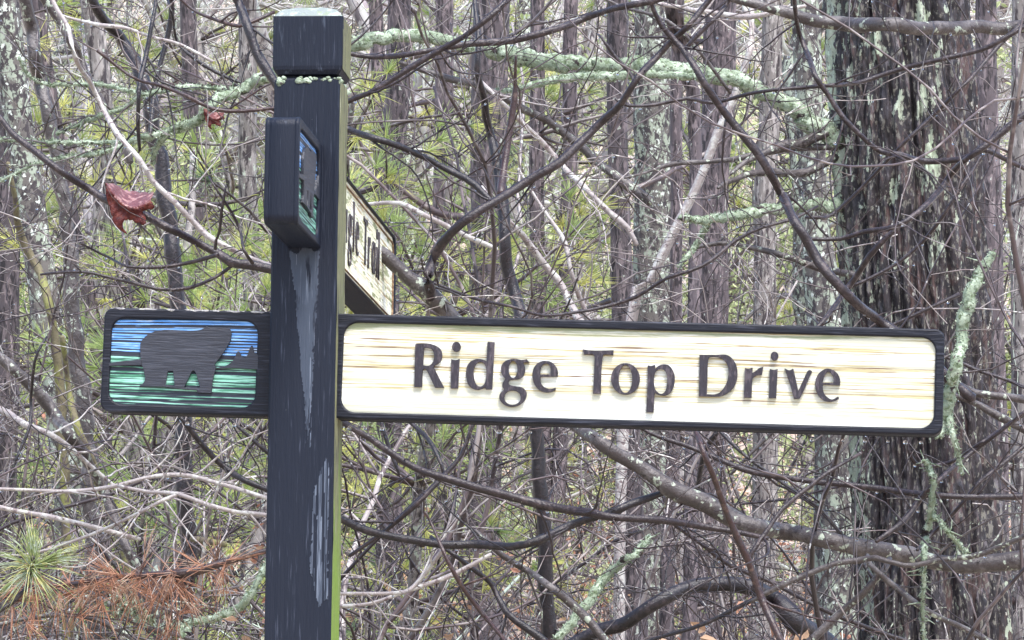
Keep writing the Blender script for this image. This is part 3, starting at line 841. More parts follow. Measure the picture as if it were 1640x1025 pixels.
# ------------------------------------------------------------------ the big tree on the right
TD = 13.0
def big_trunk():
    top = at(1436, 0, TD); bot = at(1500, 1025, TD)
    ax_ = (top - bot); k = ax_ / ax_.z
    base = bot - k * bot.z
    nt, zz = 300, np.concatenate([np.linspace(-.2, 1.7, 40), np.linspace(1.71, 4.35, 620), np.linspace(4.37, 11, 90)])
    th = np.linspace(0, 2 * np.pi, nt, endpoint=False)
    T, Z = np.meshgrid(th, zz)
    cx, cy = base.x + k.x * Z, base.y + k.y * Z
    r0 = .228 + .03 * np.exp(-np.maximum(Z, 0) / .4) + (2.2 - Z) * .006
    X1, Y1 = np.cos(T), np.sin(T)
    a, b_ = X1 * 5.5, Y1 * 5.5                      # noise space wraps round the trunk
    wz = Z * 1.0
    wa = (fbm(a * .7, b_ * .7, wz * 1.6, 3) - .5) * 1.6
    f1 = np.abs(fbm(a + wa, b_ + wa, wz * 1.3, 2) - .5) * 2           # long furrows
    f2 = np.abs(fbm(a * 2.3 + wa * 2, b_ * 2.3, wz * 3.6, 2) - .5) * 2
    f3 = fbm(a * 6, b_ * 6, wz * 16, 3)
    h = sstep(0, .28, f1) * .6 + sstep(0, .3, f2) * .3 + (f3 - .5) * .42
    rr = r0 + (h - .55) * .046
    V = np.stack([cx + rr * X1, cy + rr * Y1, Z], -1)
    n = len(zz)
    i = np.arange(n - 1)[:, None] * nt; j = np.arange(nt)[None, :]; kx = (j + 1) % nt
    f = np.stack([i + j, i + kx, i + kx + nt, i + j + nt], -1).reshape(-1, 4)
    # lichen: more on the left flank, patches on the plates, and the green ones low on the right
    face = V.reshape(-1, 3)
    lich = fbm(a * .8 + 9, b_ * .8, wz * 1.1, 3)
    left = sstep(-.62, -.97, X1) * sstep(.35, -.1, Y1)
    lv = lich * .55 + left * .20 + (fbm(a * 5, b_ * 5, Z * 14, 3) - .5) * .3 + h * .06 + .12
    for (px, py, rx, ry, s) in ((1490, 262, 15, 42, .55), (1478, 160, 12, 34, .42), (1432, 305, 9, 26, .5), (1440, 170, 10, 22, .35), (1395, 62, 12, 12, .4), (1412, 80, 9, 9, .5), (1480, 30, 16, 30, .35),
                                (1452, 425, 10, 14, .35), (1500, 400, 12, 40, .3), (1335, 110, 12, 90, .22), (1350, 270, 14, 60, .16)):
        c = at(px, py, TD - .22)
        dx = (V[..., 0] - c.x) / (rx * TD / F); dz = (V[..., 2] - c.z) / (ry * TD / F)
        lv = lv + s * np.exp(-(dx * dx + dz * dz) ** 1.5) * (Y1 < .2)
    m_ = MB(); m_.add(face, None, f, lv.ravel())
    t = empty('pine_tree', (base.x, base.y, 0))
    tag(t, 'big old tree with furrowed dark lichened bark behind the right end of the sign', 'tree')
    o = m_.obj('trunk', M['trunkbark'], t, attr='lichen')
    o.location = (-base.x, -base.y, 0)
    return t, base
BT_, bbase = big_trunk()
def limb(mt, d, pts, label=None, **kw):
    o, p, r = branch(mt, d, label, pts, name='limb', parent=BT_, **kw)
    for c in BT_.children:
        if c.name.split('.')[0] in ('limb', 'twig'): c.location = (-bbase.x, -bbase.y, 0)
    return o, p, r
limb('li', 13.0, [(540,70,20),(560,72,26),(620,58,20),(700,62,20),(745,72,18),(800,82,26),(860,97,28),(920,104,26),(1000,104,24),(1060,108,28),(1130,120,28),(1190,132,25),(1230,152,24),(1270,172,28),(1300,196,34),(1345,225,36)], 'thick limb crusted with pale green lichen', dvar=.25, sides=12, dd=(12.6, 12.95), twigs=5, spn=20)
limb('li', 12.7, [(790,148,9),(830,142,9),(880,130,12),(940,123,15),(1005,121,14),(1060,118,12),(1120,125,10)], 'pale lichened side limb', twigs=3)
limb('gr', 12.7, [(640,100,7),(720,125,12),(760,135,12),(790,148,11),(830,170,13),(880,195,13),(920,228,14),(960,262,14),(1000,292,16),(1042,325,20)], twigs=3)
limb('li', 12.9, [(1090,348,8),(1120,352,13),(1160,348,15),(1200,342,17),(1240,335,17),(1280,330,18),(1350,328,22)], 'stub limb with green lichen', twigs=4, dd=(12.6, 12.95), spn=25)
limb('li', 12.7, [(1135,354,9),(1125,376,11),(1108,402,10),(1085,428,6)], twigs=1)
limb('gr', 12.9, [(1150,302,5),(1170,290,9),(1200,280,11),(1240,275,13),(1290,275,14),(1340,252,15)], twigs=4, dd=(12.6, 12.95))
limb('gr', 12.9, [(1168,280,5),(1200,255,9),(1250,235,15),(1290,225,17),(1345,205,20)], twigs=3, dd=(12.7, 12.95))
limb('gr', 12.9, [(1000,285,4),(1035,276,5),(1080,262,8),(1150,258,8),(1190,253,10),(1260,240,10),(1350,235,12)], twigs=4, dd=(12.6, 12.95))
limb('gr', 12.9, [(1100,400,4),(1150,390,8),(1210,398,9),(1260,412,10),(1310,430,12),(1370,440,12)], twigs=3)
limb('gr', 12.9, [(1170,760,5),(1230,700,6),(1290,650,8),(1340,600,9),(1400,560,10)], twigs=3)

# ------------------------------------------------------------------ branches in front, traced one by one
B = branch
B('gr', 10.6, 'thick smooth dark limb crossing in front of the big trunk near the top edge', [(1120,-14,10),(1195,2,15),(1240,15,16),(1290,30,20),(1350,40,24),(1420,42,24),(1500,46,22),(1560,44,22),(1604,43,22),(1680,40,24),(1800,20,26)], twigs=3, sides=12)
o_, p_, r_ = B('gr', 10.0, 'smooth grey limb sweeping from under the sign down to the right edge', [(860,620,16),(921,681,20),(964,713,22),(1007,738,24),(1053,770,27),(1114,799,31),(1156,820,31),(1203,842,29),(1256,852,28),(1299,861,27),(1339,867,28),(1403,881,28),(1478,892,27),(1542,899,28),(1604,899,28),(1700,890,32),(1840,860,36)], sides=12, twigs=2)
B('dk', 10.0, 'offshoot curving left', [(1075,785,8),(1042,797,12),(989,817,13),(940,832,13),(896,849,13),(860,867,13),(818,877,13),(754,872,13),(682,870,13),(611,856,13),(558,838,12),(500,805,10)], name='offshoot', parent=o_, twigs=2)
B('br', 9.85, 'long brown bough slanting down to the right between post and grey limb', [(500,640,7),(551,678,9),(593,703,11),(647,738,11),(700,763,13),(754,778,13),(807,792,14),(860,806,15),(914,818,15),(960,824,13),(996,829,12),(1060,835,12),(1114,842,11),(1167,849,9),(1230,862,7)], twigs=5)
B('br', 9.5, 'long straight brown branch rising from the post up over the lichened limb', [(470,215,9),(548,168,9),(590,150,9),(640,120,10),(690,90,10),(740,60,10),(780,30,10),(820,-5,9),(880,-60,8)], twigs=3)
B('br', 9.7, 'brown branch swooping from the post cap up to the top centre', [(470,70,7),(548,84,7),(600,92,8),(650,86,9),(700,78,9),(760,70,11),(820,65,11),(880,50,11),(940,28,11),(1000,10,11),(1045,1,11),(1110,-20,12)], twigs=3)
B('br', 9.8, 'long reddish brown stem running diagonally from top centre down to the sign', [(1025,-30,7),(1042,5,8),(1060,40,9),(1090,75,11),(1115,110,11),(1130,140,12),(1165,185,13),(1210,240,14),(1235,280,15),(1250,310,15),(1275,360,16),(1300,400,16),(1330,440,17),(1365,480,17),(1410,515,16),(1470,560,17),(1560,640,18)], twigs=4)
o_, p_, r_ = B('br', 9.9, 'long branch rising from behind the small upper board to the top, bent at its foot', [(1160,-30,9),(1130,10,9),(1100,45,10),(1080,62,10),(1050,95,11),(1020,125,12),(995,165,12),(960,200,13),(925,235,14),(880,268,14),(830,300,15),(790,325,15),(740,357,16),(710,390,16),(692,425,16),(688,455,16),(695,485,18)], twigs=4)
B('gr', 9.95, 'stout brown limb running down behind the upper board to the sign', [(560,370,18),(632,425,24),(670,455,26),(695,480,28),(720,505,26),(770,560,24)], twigs=2, sides=12)
B('br', 9.85, 'thin fork at the top centre joining the long diagonal stem', [(1190,-35,6),(1168,0,7),(1150,25,8),(1120,55,8),(1098,80,7)], twigs=1)
B('dk', 10.2, 'dark branch leaving the post to the right below its cap', [(480,170,9),(548,203,10),(600,222,10),(640,235,10),(700,262,10),(745,285,11),(775,310,11),(797,330,8)], twigs=3)
o_, p_, r_ = B('dk', 11.5, 'upright dark purple sapling stem standing above the sign', [(757,-20,6),(765,50,8),(765,110,10),(775,160,12),(785,210,14),(799,270,18),(803,330,20),(808,380,20),(815,430,20),(828,475,20),(840,530,20),(860,700,22),(880,1000,24),(890,1400,26)], name='sapling_stem', cat='sapling', twigs=5)
B('red', 11.5, None, [(826,90,4),(825,125,6),(825,160,11),(815,220,12),(806,275,13),(801,310,14)], name='fork', parent=o_, twigs=1)
B('pale', 11.0, 'pale bare branch arching left of the dark sapling stem', [(560,330,5),(600,325,6),(640,325,8),(680,345,9),(720,365,9),(760,385,9),(795,400,7)], twigs=2)
B('pale', 12.3, 'long pale greenish branch slanting down right of the dark sapling stem', [(760,120,5),(790,150,6),(830,190,8),(870,230,9),(905,270,9),(940,305,9),(975,340,10),(1005,365,10),(1018,392,9)], twigs=2)
B('pale', 11.8, 'thick pale grey bough slanting down to the sign beside the dark sapling', [(770,300,8),(810,350,11),(850,395,11),(890,445,12),(915,490,13),(945,540,13),(990,620,13)], twigs=1)
B('pale', 11.6, 'thin pale forked stem above the word Top', [(830,270,4),(860,320,5),(880,350,6),(905,390,7),(915,440,8),(935,490,8),(960,560,8)], twigs=2)
B('br', 10.3, 'thin brown twig sagging above the sign from the upper board', [(640,428,4),(700,455,5),(760,478,5),(820,490,5),(870,505,5),(930,499,5),(963,493,6),(1018,476,6),(1068,446,6),(1124,426,6),(1179,385,6),(1223,364,5),(1267,351,5),(1310,330,4)], twigs=3)
B('br', 10.4, 'long thin brown branch curving across the big trunk up to the right edge', [(985,158,4),(1005,169,5),(1050,168,6),(1100,158,6),(1140,165,6),(1190,152,6),(1240,145,6),(1290,141,6),(1325,137,7),(1380,131,7),(1430,114,8),(1500,96,8),(1570,80,8),(1604,64,8),(1700,10,9)], twigs=4)
B('br', 10.1, 'brown branch dipping in a deep bow across the big trunk', [(1272,-20,7),(1275,20,8),(1279,50,8),(1290,80,9),(1305,120,9),(1325,150,9),(1350,190,9),(1385,225,9),(1410,243,10),(1440,248,10),(1480,258,10),(1540,254,10),(1575,240,9),(1604,252,8),(1680,290,8)], twigs=4)
B('br', 10.6, 'straight thin twig rising across the trunk towards the right corner', [(1290,348,4),(1313,347,6),(1333,343,6),(1389,291,6),(1447,230,6),(1500,180,7),(1540,140,7),(1604,70,7),(1680,-10,7)], twigs=2)
B('br', 9.9, 'curved brown branch climbing from the long diagonal stem to the right edge', [(1298,382,6),(1348,381,7),(1383,370,8),(1436,362,9),(1480,332,10),(1509,300,10),(1523,280,10),(1553,250,11),(1582,230,11),(1604,214,11),(1680,150,12)], twigs=2)
B('br', 9.95, 'short brown fork crossing behind the long diagonal stem above the sign', [(1290,545,8),(1316,517,8),(1357,464,10),(1392,409,10),(1441,362,9)], twigs=1)
B('br', 10.2, 'thin straight twig parallel to the trunk edge on the right', [(1350,466,4),(1368,458,5),(1436,423,6),(1477,388,6),(1509,347,7),(1535,306,7),(1570,256,6),(1600,200,6)], twigs=2)
B('br', 9.9, 'budded twig ending above the sign corner', [(1538,470,7),(1494,490,6),(1436,517,6),(1380,540,6)], twigs=0)
B('gr', 10.0, 'grey branch poking out from behind the right end of the sign, upper one', [(1450,590,10),(1515,605,12),(1560,628,13),(1604,635,13),(1700,650,14)], twigs=1)
B('gr', 10.1, 'grey branch poking out from behind the right end of the sign, lower one', [(1470,620,9),(1535,636,10),(1570,650,12),(1604,668,13),(1700,720,14)], twigs=1)
B('br', 10.2, 'thin twig crossing the green lichened stem at the sign corner', [(1440,555,5),(1515,572,5),(1560,590,6),(1604,606,6),(1690,640,6)], twigs=1)
o_, p_, r_ = B('li', 9.6, 'upright stem thick with pale green lichen beside the right end of the sign', [(1590,405,14),(1563,450,17),(1550,482,22),(1543,512,21),(1540,545,18),(1531,580,20),(1524,620,21),(1518,652,22),(1508,688,13),(1500,700,6)], name='lichened_stem', twigs=1, spn=60, sides=12)
B('li', 9.6, None, [(1519,660,13),(1525,692,11),(1535,728,9),(1541,760,5)], name='fork', parent=o_, twigs=0, spn=50)
B('br', 10.0, 'crooked brown branch rising from lower centre to behind the sign', [(780,640,4),(754,690,6),(739,728,7),(711,760,8),(665,810,9),(618,849,7),(560,890,6)], twigs=2)
B('dk', 10.3, 'short dark branch arching under the sign right of the post', [(630,650,6),(659,678,7),(693,713,7),(707,745,6),(712,772,5)], twigs=1)
B('dk', 10.2, 'short dark twig hanging under the sign nearest the post', [(605,650,6),(611,678,6),(625,722,7),(640,760,5)], twigs=0)
B('red', 9.7, 'thin reddish twig running steeply to the bottom edge', [(680,820,4),(693,842,5),(707,877,6),(729,924,8),(761,970,8),(804,1020,7),(860,1090,8)], twigs=2)
B('pale', 10.2, 'pale twig curling along the bottom from the post, upper one', [(470,960,5),(540,952,6),(629,950,6),(665,938,7),(704,888,7),(715,868,6)], twigs=2)
B('pale', 10.3, 'pale twig curling along the bottom from the post, lower one', [(470,975,5),(540,970,6),(593,966,6),(647,948,7),(718,924,8),(786,888,6)], twigs=2)
B('dk', 10.4, 'dark snaking branch dropping to the bottom edge left of the arched limb', [(690,860,6),(718,881,7),(754,909,8),(789,938,10),(811,981,11),(861,1020,12),(930,1080,12)], twigs=2)
B('gr', 10.5, 'grey bough sloping to the bottom centre', [(760,850,8),(804,888,10),(843,913,11),(878,938,12),(921,973,13),(980,1040,13)], twigs=2)
B('red', 9.35, 'reddish brown stem falling steeply in front of the smooth grey limb', [(1095,640,6),(1114,692,8),(1128,724,9),(1149,781,10),(1171,838,11),(1203,906,12),(1221,959,12),(1249,1023,12),(1290,1120,12)], twigs=1)
B('br', 9.5, 'straight fork rising right from the steep reddish stem', [(1380,725,5),(1325,758,7),(1299,779,7),(1256,813,7),(1221,859,8),(1199,895,8)], twigs=1)
B('br', 9.9, 'level brown branch running below the sign to the right edge', [(985,660,5),(1042,694,6),(1114,720,8),(1196,753,9),(1242,763,10),(1299,770,10),(1357,774,10),(1428,785,10),(1499,794,10),(1604,797,10),(1700,790,11)], twigs=4)
B('dk', 10.6, 'short dark upright branch under the letter D', [(1160,660,8),(1149,692,9),(1131,717,9),(1122,750,9),(1117,790,8)], twigs=1)
B('dk', 11.0, 'thick dark arched limb near the bottom with lichen on its back', [(820,1120,20),(936,1020,22),(1007,995,22),(1060,959,22),(1114,938,23),(1167,934,24),(1205,942,26),(1238,962,31),(1274,991,34),(1310,1020,36),(1380,1090,40)], twigs=4, sides=12, spn=30)
B('li', 10.8, 'green lichened branch rising from the bottom towards the grey limb', [(840,1090,12),(900,1016,13),(936,973,15),(971,924,15),(1014,888,12),(1040,860,8)], twigs=3, spn=30)
B('gr', 9.8, 'grey fork dropping left from the smooth limb at lower right', [(1425,895,9),(1417,913,11),(1392,941,12),(1350,977,13),(1303,1023,13),(1230,1090,13)], twigs=1)
B('gr', 9.8, 'grey fork dropping right from the smooth limb at lower right', [(1390,890,8),(1396,906,9),(1435,941,10),(1481,973,10),(1570,1020,10),(1680,1080,11)], twigs=1)
B('gr', 9.6, 'light grey wavy shoot running along the smooth limb to the right edge', [(1200,965,6),(1250,938,9),(1339,902,9),(1375,897,10),(1403,893,9),(1449,906,9),(1499,897,9),(1553,892,9),(1604,874,9),(1690,835,9)], twigs=2)
B('br', 9.8, 'long curved shoot rising from the smooth limb to the right edge', [(1403,867,8),(1446,835,10),(1471,802,10),(1499,774,8),(1553,728,8),(1604,690,7),(1690,620,7)], twigs=2)
B('br', 10.0, 'thin straight shoot above the smooth limb at the right edge', [(1470,880,5),(1492,856,6),(1535,813,7),(1571,770,7),(1604,745,7),(1680,680,7)], twigs=2)
o_, p_, r_ = B('li', 9.7, 'crooked lichened twig hanging over the smooth limb at right', [(1480,738,7),(1485,745,9),(1494,767,10),(1492,813,11),(1483,856,10),(1481,890,9),(1478,960,6),(1480,1030,5)], twigs=2, spn=60)
B('li', 9.7, None, [(1492,820,7),(1515,848,7),(1546,885,6)], name='fork', parent=o_, twigs=0, spn=40)
B('br', 10.0, 'thin shoot looping under the right corner of the sign', [(1448,680,5),(1453,706,6),(1460,731,7),(1478,745,7),(1521,740,7),(1571,710,7),(1604,688,7),(1690,630,7)], twigs=2)
B('dk', 10.2, 'thin dark twig slanting from the sign down to the grey limb', [(1130,660,5),(1167,706,6),(1213,745,6),(1253,774,6),(1303,808,6),(1343,849,6),(1400,930,6)], twigs=2)
B('br', 10.2, 'thin long twig sloping along the bottom right under the grey limb', [(1060,828,5),(1082,842,6),(1121,870,6),(1171,906,7),(1238,934,7),(1299,966,7),(1350,991,7),(1442,1023,7),(1560,1060,7)], twigs=3)
B('dk', 10.1, 'thin dark twig rising right from the bottom centre', [(1000,1040,6),(1071,1016,6),(1131,997,7),(1210,959,8),(1249,938,8),(1299,916,8),(1340,900,6)], twigs=2)
B('br', 12.4, 'small dark twig standing on the lichened limb', [(958,55,4),(965,62,5),(985,90,6),(1008,115,6),(1014,128,6)], twigs=0)
B('gr', 12.0, 'thin branch sloping from top centre down over the lichened limb', [(960,-10,4),(994,11,5),(1050,25,6),(1088,48,6),(1133,99,6),(1170,150,5)], twigs=3)
B('pale', 11.5, 'pale level twig running into the thick limb at top right', [(1010,0,5),(1050,5,6),(1088,12,7),(1128,19,8),(1200,27,9),(1243,19,7),(1290,10,6)], twigs=4)
# left of the post
B('pale', 9.9, 'long pale switch slanting from the top left to the post', [(70,-50,6),(85,0,7),(110,45,7),(120,90,8),(145,135,8),(165,175,8),(190,215,9),(225,255,9),(245,290,9),(280,325,9),(320,365,10),(345,385,10),(380,405,9),(430,425,9),(490,450,8)], twigs=3)
o_, p_, r_ = B('br', 9.45, 'dark brown branch that carries the red oak leaf', [(-90,110,8),(-40,150,9),(0,190,9),(20,215,11),(60,245,12),(100,275,12),(140,300,12),(165,318,12),(200,333,12),(235,345,13),(270,365,13),(310,385,13),(345,405,14),(370,420,16),(400,425,16),(435,432,15),(490,440,14)], twigs=1)
for pts in ([(345,400,6),(346,385,5),(352,370,5),(355,340,5),(362,298,4)], [(405,422,6),(390,400,5),(385,370,5),(370,340,5),(345,300,4),(335,283,3)],
            [(348,407,7),(310,420,6),(260,428,6),(205,427,5),(170,410,4),(130,390,4)], [(374,424,6),(345,445,6),(300,462,6),(250,462,6),(190,448,5),(130,435,5),(65,440,4)]):
    B('br', 9.45, None, pts, name='twig', parent=o_, twigs=0)
B('gr', 14.0, 'leaning dark sapling at the top left, left one of the pair', [(25,-50,18),(40,0,20),(50,50,22),(57,90,22),(65,130,24),(75,180,22),(85,230,22),(100,300,24),(120,500,26),(150,900,28),(160,1400,30)], name='sapling_stem', cat='sapling', twigs=3)
B('gr', 13.0, 'leaning grey brown stem slanting from the top left corner', [(50,-40,14),(70,0,15),(90,30,15),(115,70,17),(130,100,16),(150,140,14),(175,190,13),(210,260,12)], twigs=3)
B('dk', 13.6, 'thick dark stem slanting right at the top left between pine needles', [(135,-30,14),(150,0,15),(170,30,16),(195,65,19),(210,90,21),(225,120,23),(234,150,24),(245,200,24),(262,300,24),(285,500,26),(300,900,28),(305,1400,30)], name='sapling_stem', cat='sapling', twigs=3)
B('dk', 10.5, 'thin upright black twig hanging from the top left', [(252,-30,5),(250,0,6),(240,50,7),(233,90,8),(225,125,8),(222,160,7),(220,200,7),(223,242,5)], twigs=3)
B('dk', 13.0, 'thin dark stem behind the black twig at the top left', [(275,-20,9),(275,25,9),(268,60,9),(255,110,8),(246,160,7),(240,220,6)], twigs=2)
B('dk', 11.0, 'thin dark twig bowing down towards the post cap from the top left', [(268,0,4),(275,22,5),(282,60,5),(300,85,6),(345,115,6),(400,140,5)], twigs=1)
B('red', 10.4, 'thin reddish twig crossing the top left to the post', [(270,-20,4),(300,8,5),(320,22,5),(370,40,6),(395,38,6),(440,20,6)], twigs=2)
B('dk', 9.9, 'short stout dark limb dropping from the top to behind the post cap', [(360,-50,13),(380,0,15),(395,40,15),(410,80,16),(432,118,15),(470,180,14)], twigs=1, sides=10)
B('pale', 10.8, 'thin pale twig sloping across the top left', [(100,25,4),(120,32,5),(160,40,7),(200,45,6),(240,58,6),(290,72,5),(340,98,5)], twigs=2)
B('red', 10.2, 'reddish budded twig in the upper left', [(155,80,6),(190,108,5),(220,128,5),(260,138,6),(300,155,6),(340,174,6),(390,178,6),(470,170,6)], twigs=2)
o_, p_, r_ = B('li', 10.6, 'crooked lichen grey branch reaching left from the post below its cap', [(500,105,20),(430,122,19),(400,135,18),(375,150,17),(340,165,15),(320,190,16),(290,205,15),(265,215,12),(250,240,10),(244,262,6)], twigs=5, spn=40, sides=10)
for pts in ([(380,145,8),(340,140,7),(300,140,10),(260,145,8),(225,150,7),(170,137,7),(120,135,6),(75,135,6),(45,120,5),(30,92,4)], [(268,212,9),(220,222,8),(170,243,8),(120,250,6),(60,262,5),(0,290,5)],
            [(300,195,8),(230,225,8),(205,226,7),(160,229,7),(100,228,6),(45,227,6),(0,222,5)], [(230,150,6),(200,172,6),(165,185,8),(130,197,7),(90,215,6)]):
    B('li', 10.6, None, pts, name='side_branch', parent=o_, twigs=4, spn=25)
o_, p_, r_ = B('gr', 11.6, 'thick grey limb slanting down below the bear picture from the left edge', [(-60,520,16),(0,570,17),(30,598,19),(60,630,20),(90,665,21),(110,695,21),(130,720,19),(145,745,16),(165,775,16),(180,825,17),(200,870,16),(230,930,16),(260,1020,16),(300,1150,16)], twigs=3, sides=12)
B('moss', 12.3, 'upright sapling with yellow moss left of the bear picture', [(100,540,9),(110,610,9),(115,650,12),(125,690,13),(145,740,15),(160,775,16),(182,830,18),(205,900,18),(230,1030,20),(260,1300,22)], name='sapling_stem', cat='sapling', twigs=1)
B('moss', 12.8, 'thin mossy stem at the left edge under the oak leaf branch', [(12,260,7),(22,310,9),(35,380,12),(60,430,13),(78,480,14),(90,560,15),(100,700,16),(110,1000,18),(115,1400,20)], name='sapling_stem', cat='sapling', twigs=2)
B('pale', 11.0, 'pale peeling branch curving below the left edge limb', [(-60,640,12),(0,657,12),(40,680,11),(80,695,11),(110,715,9),(150,750,7),(200,790,5)], twigs=3)
o_, p_, r_ = B('pale', 9.7, 'long pale twig lying level across the lower left to the post', [(-80,785,5),(0,783,5),(50,785,6),(120,787,7),(190,778,7),(230,765,7),(290,761,7),(350,775,7),(420,795,7),(490,820,7)], twigs=4)
B('pale', 9.7, None, [(190,778,6),(240,788,6),(285,791,7),(330,808,7),(370,818,7),(430,826,7),(490,840,7)], name='side_branch', parent=o_, twigs=2)
B('pale', 9.7, None, [(285,791,6),(260,801,6),(205,830,6),(150,855,6),(75,881,5),(40,888,4)], name='side_branch', parent=o_, twigs=2)
B('pale', 9.9, 'pale branch sloping from the left edge towards the mossy sapling', [(-60,800,7),(0,812,8),(50,822,8),(100,832,8),(150,845,8),(200,858,8),(225,863,6)], twigs=2)
B('dk', 9.8, 'dark branch curving down from the bear picture to the post', [(262,620,6),(290,668,7),(310,695,9),(340,730,10),(365,752,11),(390,770,10),(430,785,9),(490,800,9)], twigs=2)
B('dk', 9.9, 'short dark twig beside the post under the bear picture', [(345,640,5),(370,672,5),(395,695,6),(430,724,7),(480,760,7)], twigs=1)
B('dk', 10.4, 'thin dark zigzag twig left of the bear picture', [(75,540,4),(60,565,4),(52,600,5),(50,640,5),(48,680,5),(35,715,5),(25,738,4)], twigs=1)
B('dk', 9.9, 'thin dark twig pointing down to the dead pine needles', [(85,780,4),(102,814,5),(140,855,6),(165,885,6),(200,925,7),(240,980,6)], twigs=1)
o_dead, p_dead, r_dead = B('red', 9.6, 'reddish branch hung with dead orange pine needles at the lower left', [(-80,960,5),(0,945,6),(60,940,7),(120,935,8),(190,925,9),(250,920,12),(290,918,15),(330,911,15),(360,900,11),(400,890,9),(450,876,9)], twigs=1)
o_dl, p_dl, r_dl = B('gr', 9.9, 'lichen clumped branch along the bottom left', [(100,925,8),(145,950,10),(180,972,10),(215,995,9),(245,1008,8),(290,1020,7),(350,1040,7)], twigs=2, spn=40)
B('li', 10.2, 'dark lichened branch hooking down beside the foot of the post', [(480,860,9),(430,900,9),(415,930,10),(400,955,13),(380,975,13),(340,990,12),(290,1000,10),(240,1010,8)], twigs=3, spn=30)
B('moss', 10.8, 'broken grey stub above the dead needles', [(308,861,9),(330,866,11),(362,872,10)], name='broken_stub', twigs=0)
B('gr', 10.6, 'grey forked branch in the bottom left corner', [(-40,1010,8),(40,990,7),(110,985,8),(170,1000,8),(230,1035,8)], twigs=4)

# ------------------------------------------------------------------ oak leaf on its branch
def oak_leaf(name, zoom, d, label, seed=1):
    """folded dead leaf: lobed outline, back half tipped towards the sky, front half hanging"""
    from mathutils.geometry import delaunay_2d_cdt
    k, ox, oy = zoom
    out = [(180,128),(255,150),(320,142),(365,178),(430,200),(505,262),(560,252),(590,280),(660,262),(700,268),(745,300),(800,282),(865,286),(905,310),(985,276),(975,345),(945,385),(938,428),(968,452),
           (1003,522),(948,574),(880,560),(862,584),(800,600),(838,655),(862,730),(862,796),(820,832),(760,806),(735,775),(700,795),(640,742),(585,748),(560,728),(520,752),(500,745),(470,850),(505,905),(552,978),(470,930),(418,892),(335,800),(300,735),(312,690),(288,640),(262,560),(240,470),(215,400),(198,320),(205,240)]
    fold = [(180,128),(240,235),(350,352),(470,492),(590,545),(690,550),(800,508),(890,462),(985,400)]
    rs = np.random.RandomState(seed)
    ring = []
    for i, p in enumerate(out):
        q = out[(i + 1) % len(out)]
        ring.append(p); ring.append(((p[0] + q[0]) / 2 + rs.randn() * 5, (p[1] + q[1]) / 2 + rs.randn() * 5))
    X = np.array(ring, float)
    g = [(x + rs.randn() * 6, y + rs.randn() * 6) for x in range(190, 1000, 38) for y in range(140, 980, 38)]
    ga = np.array(g); ins = in_poly(ga[:, 0], ga[:, 1], ring)
    dm = np.min(np.linalg.norm(ga[:, None] - X[None], axis=2), axis=1)
    P2 = ring + [tuple(p) for p, a_, b_ in zip(ga, ins, dm) if a_ and b_ > 16]
    n = len(ring)
    vs, es, fs, *_r = delaunay_2d_cdt([Vector(p) for p in P2], [(i, (i + 1) % n) for i in range(n)], [list(range(n))], 1, 1e-4)
    V, up = [], []
    for v in vs:
        fy = np.interp(v.x, [f[0] for f in fold], [f[1] for f in fold])
        t = fy - v.y
        up.append(t)
        dd = (.00042 * max(t, 0) ** 1.0 * 1.0 if t > 0 else .000018 * -t + .006 * math.sin(-t / 90.0)) * 10.25 / k
        dd += (.0035 * math.sin(v.x * .021 + 1) * math.cos(v.y * .017) + .002 * math.sin(v.x * .06 + v.y * .045)) * 10.25 / k
        if t <= 0: dd -= .004 * (1 - min(1, -t / 40))
        V.append(tuple(at(v.x / k + ox, v.y / k + oy, d + dd)))
    me = bpy.data.meshes.new(name); me.from_pydata(V, [], [list(f) for f in fs]); me.update()
    me.materials.append(M['leaf_red']); me.materials.append(M['leaf_pale'])
    for pl in me.polygons:
        pl.use_smooth = True
        if sum(up[i] for i in pl.vertices) / len(pl.vertices) > 6: pl.material_index = 1
    o = link_mesh(name, me)
    md = o.modifiers.new('thick', 'SOLIDIFY'); md.thickness = .0005
    tag(o, label, 'leaf')
    m_ = MB(); pp = [np.array(at(a_ / k + ox, b_ / k + oy, d - .006)) for a_, b_ in ((862, 760), (760, 690), (600, 620), (430, 500), (300, 360), (200, 180))]
    m_.tube(pp, np.linspace(.0013, .0006, 6) * 10.25 / k, 5)
    m_.obj('leaf_rib', M['red'], o)
    return o
oak_leaf('oak_leaf', (10.25, 150, 280), 9.38, 'dark red dead oak leaf folded over the brown branch at left')
oak_leaf('oak_leaf', (24.0, 318, 168), 10.55, 'small withered red leaf hanging near the post, high at left', 5)

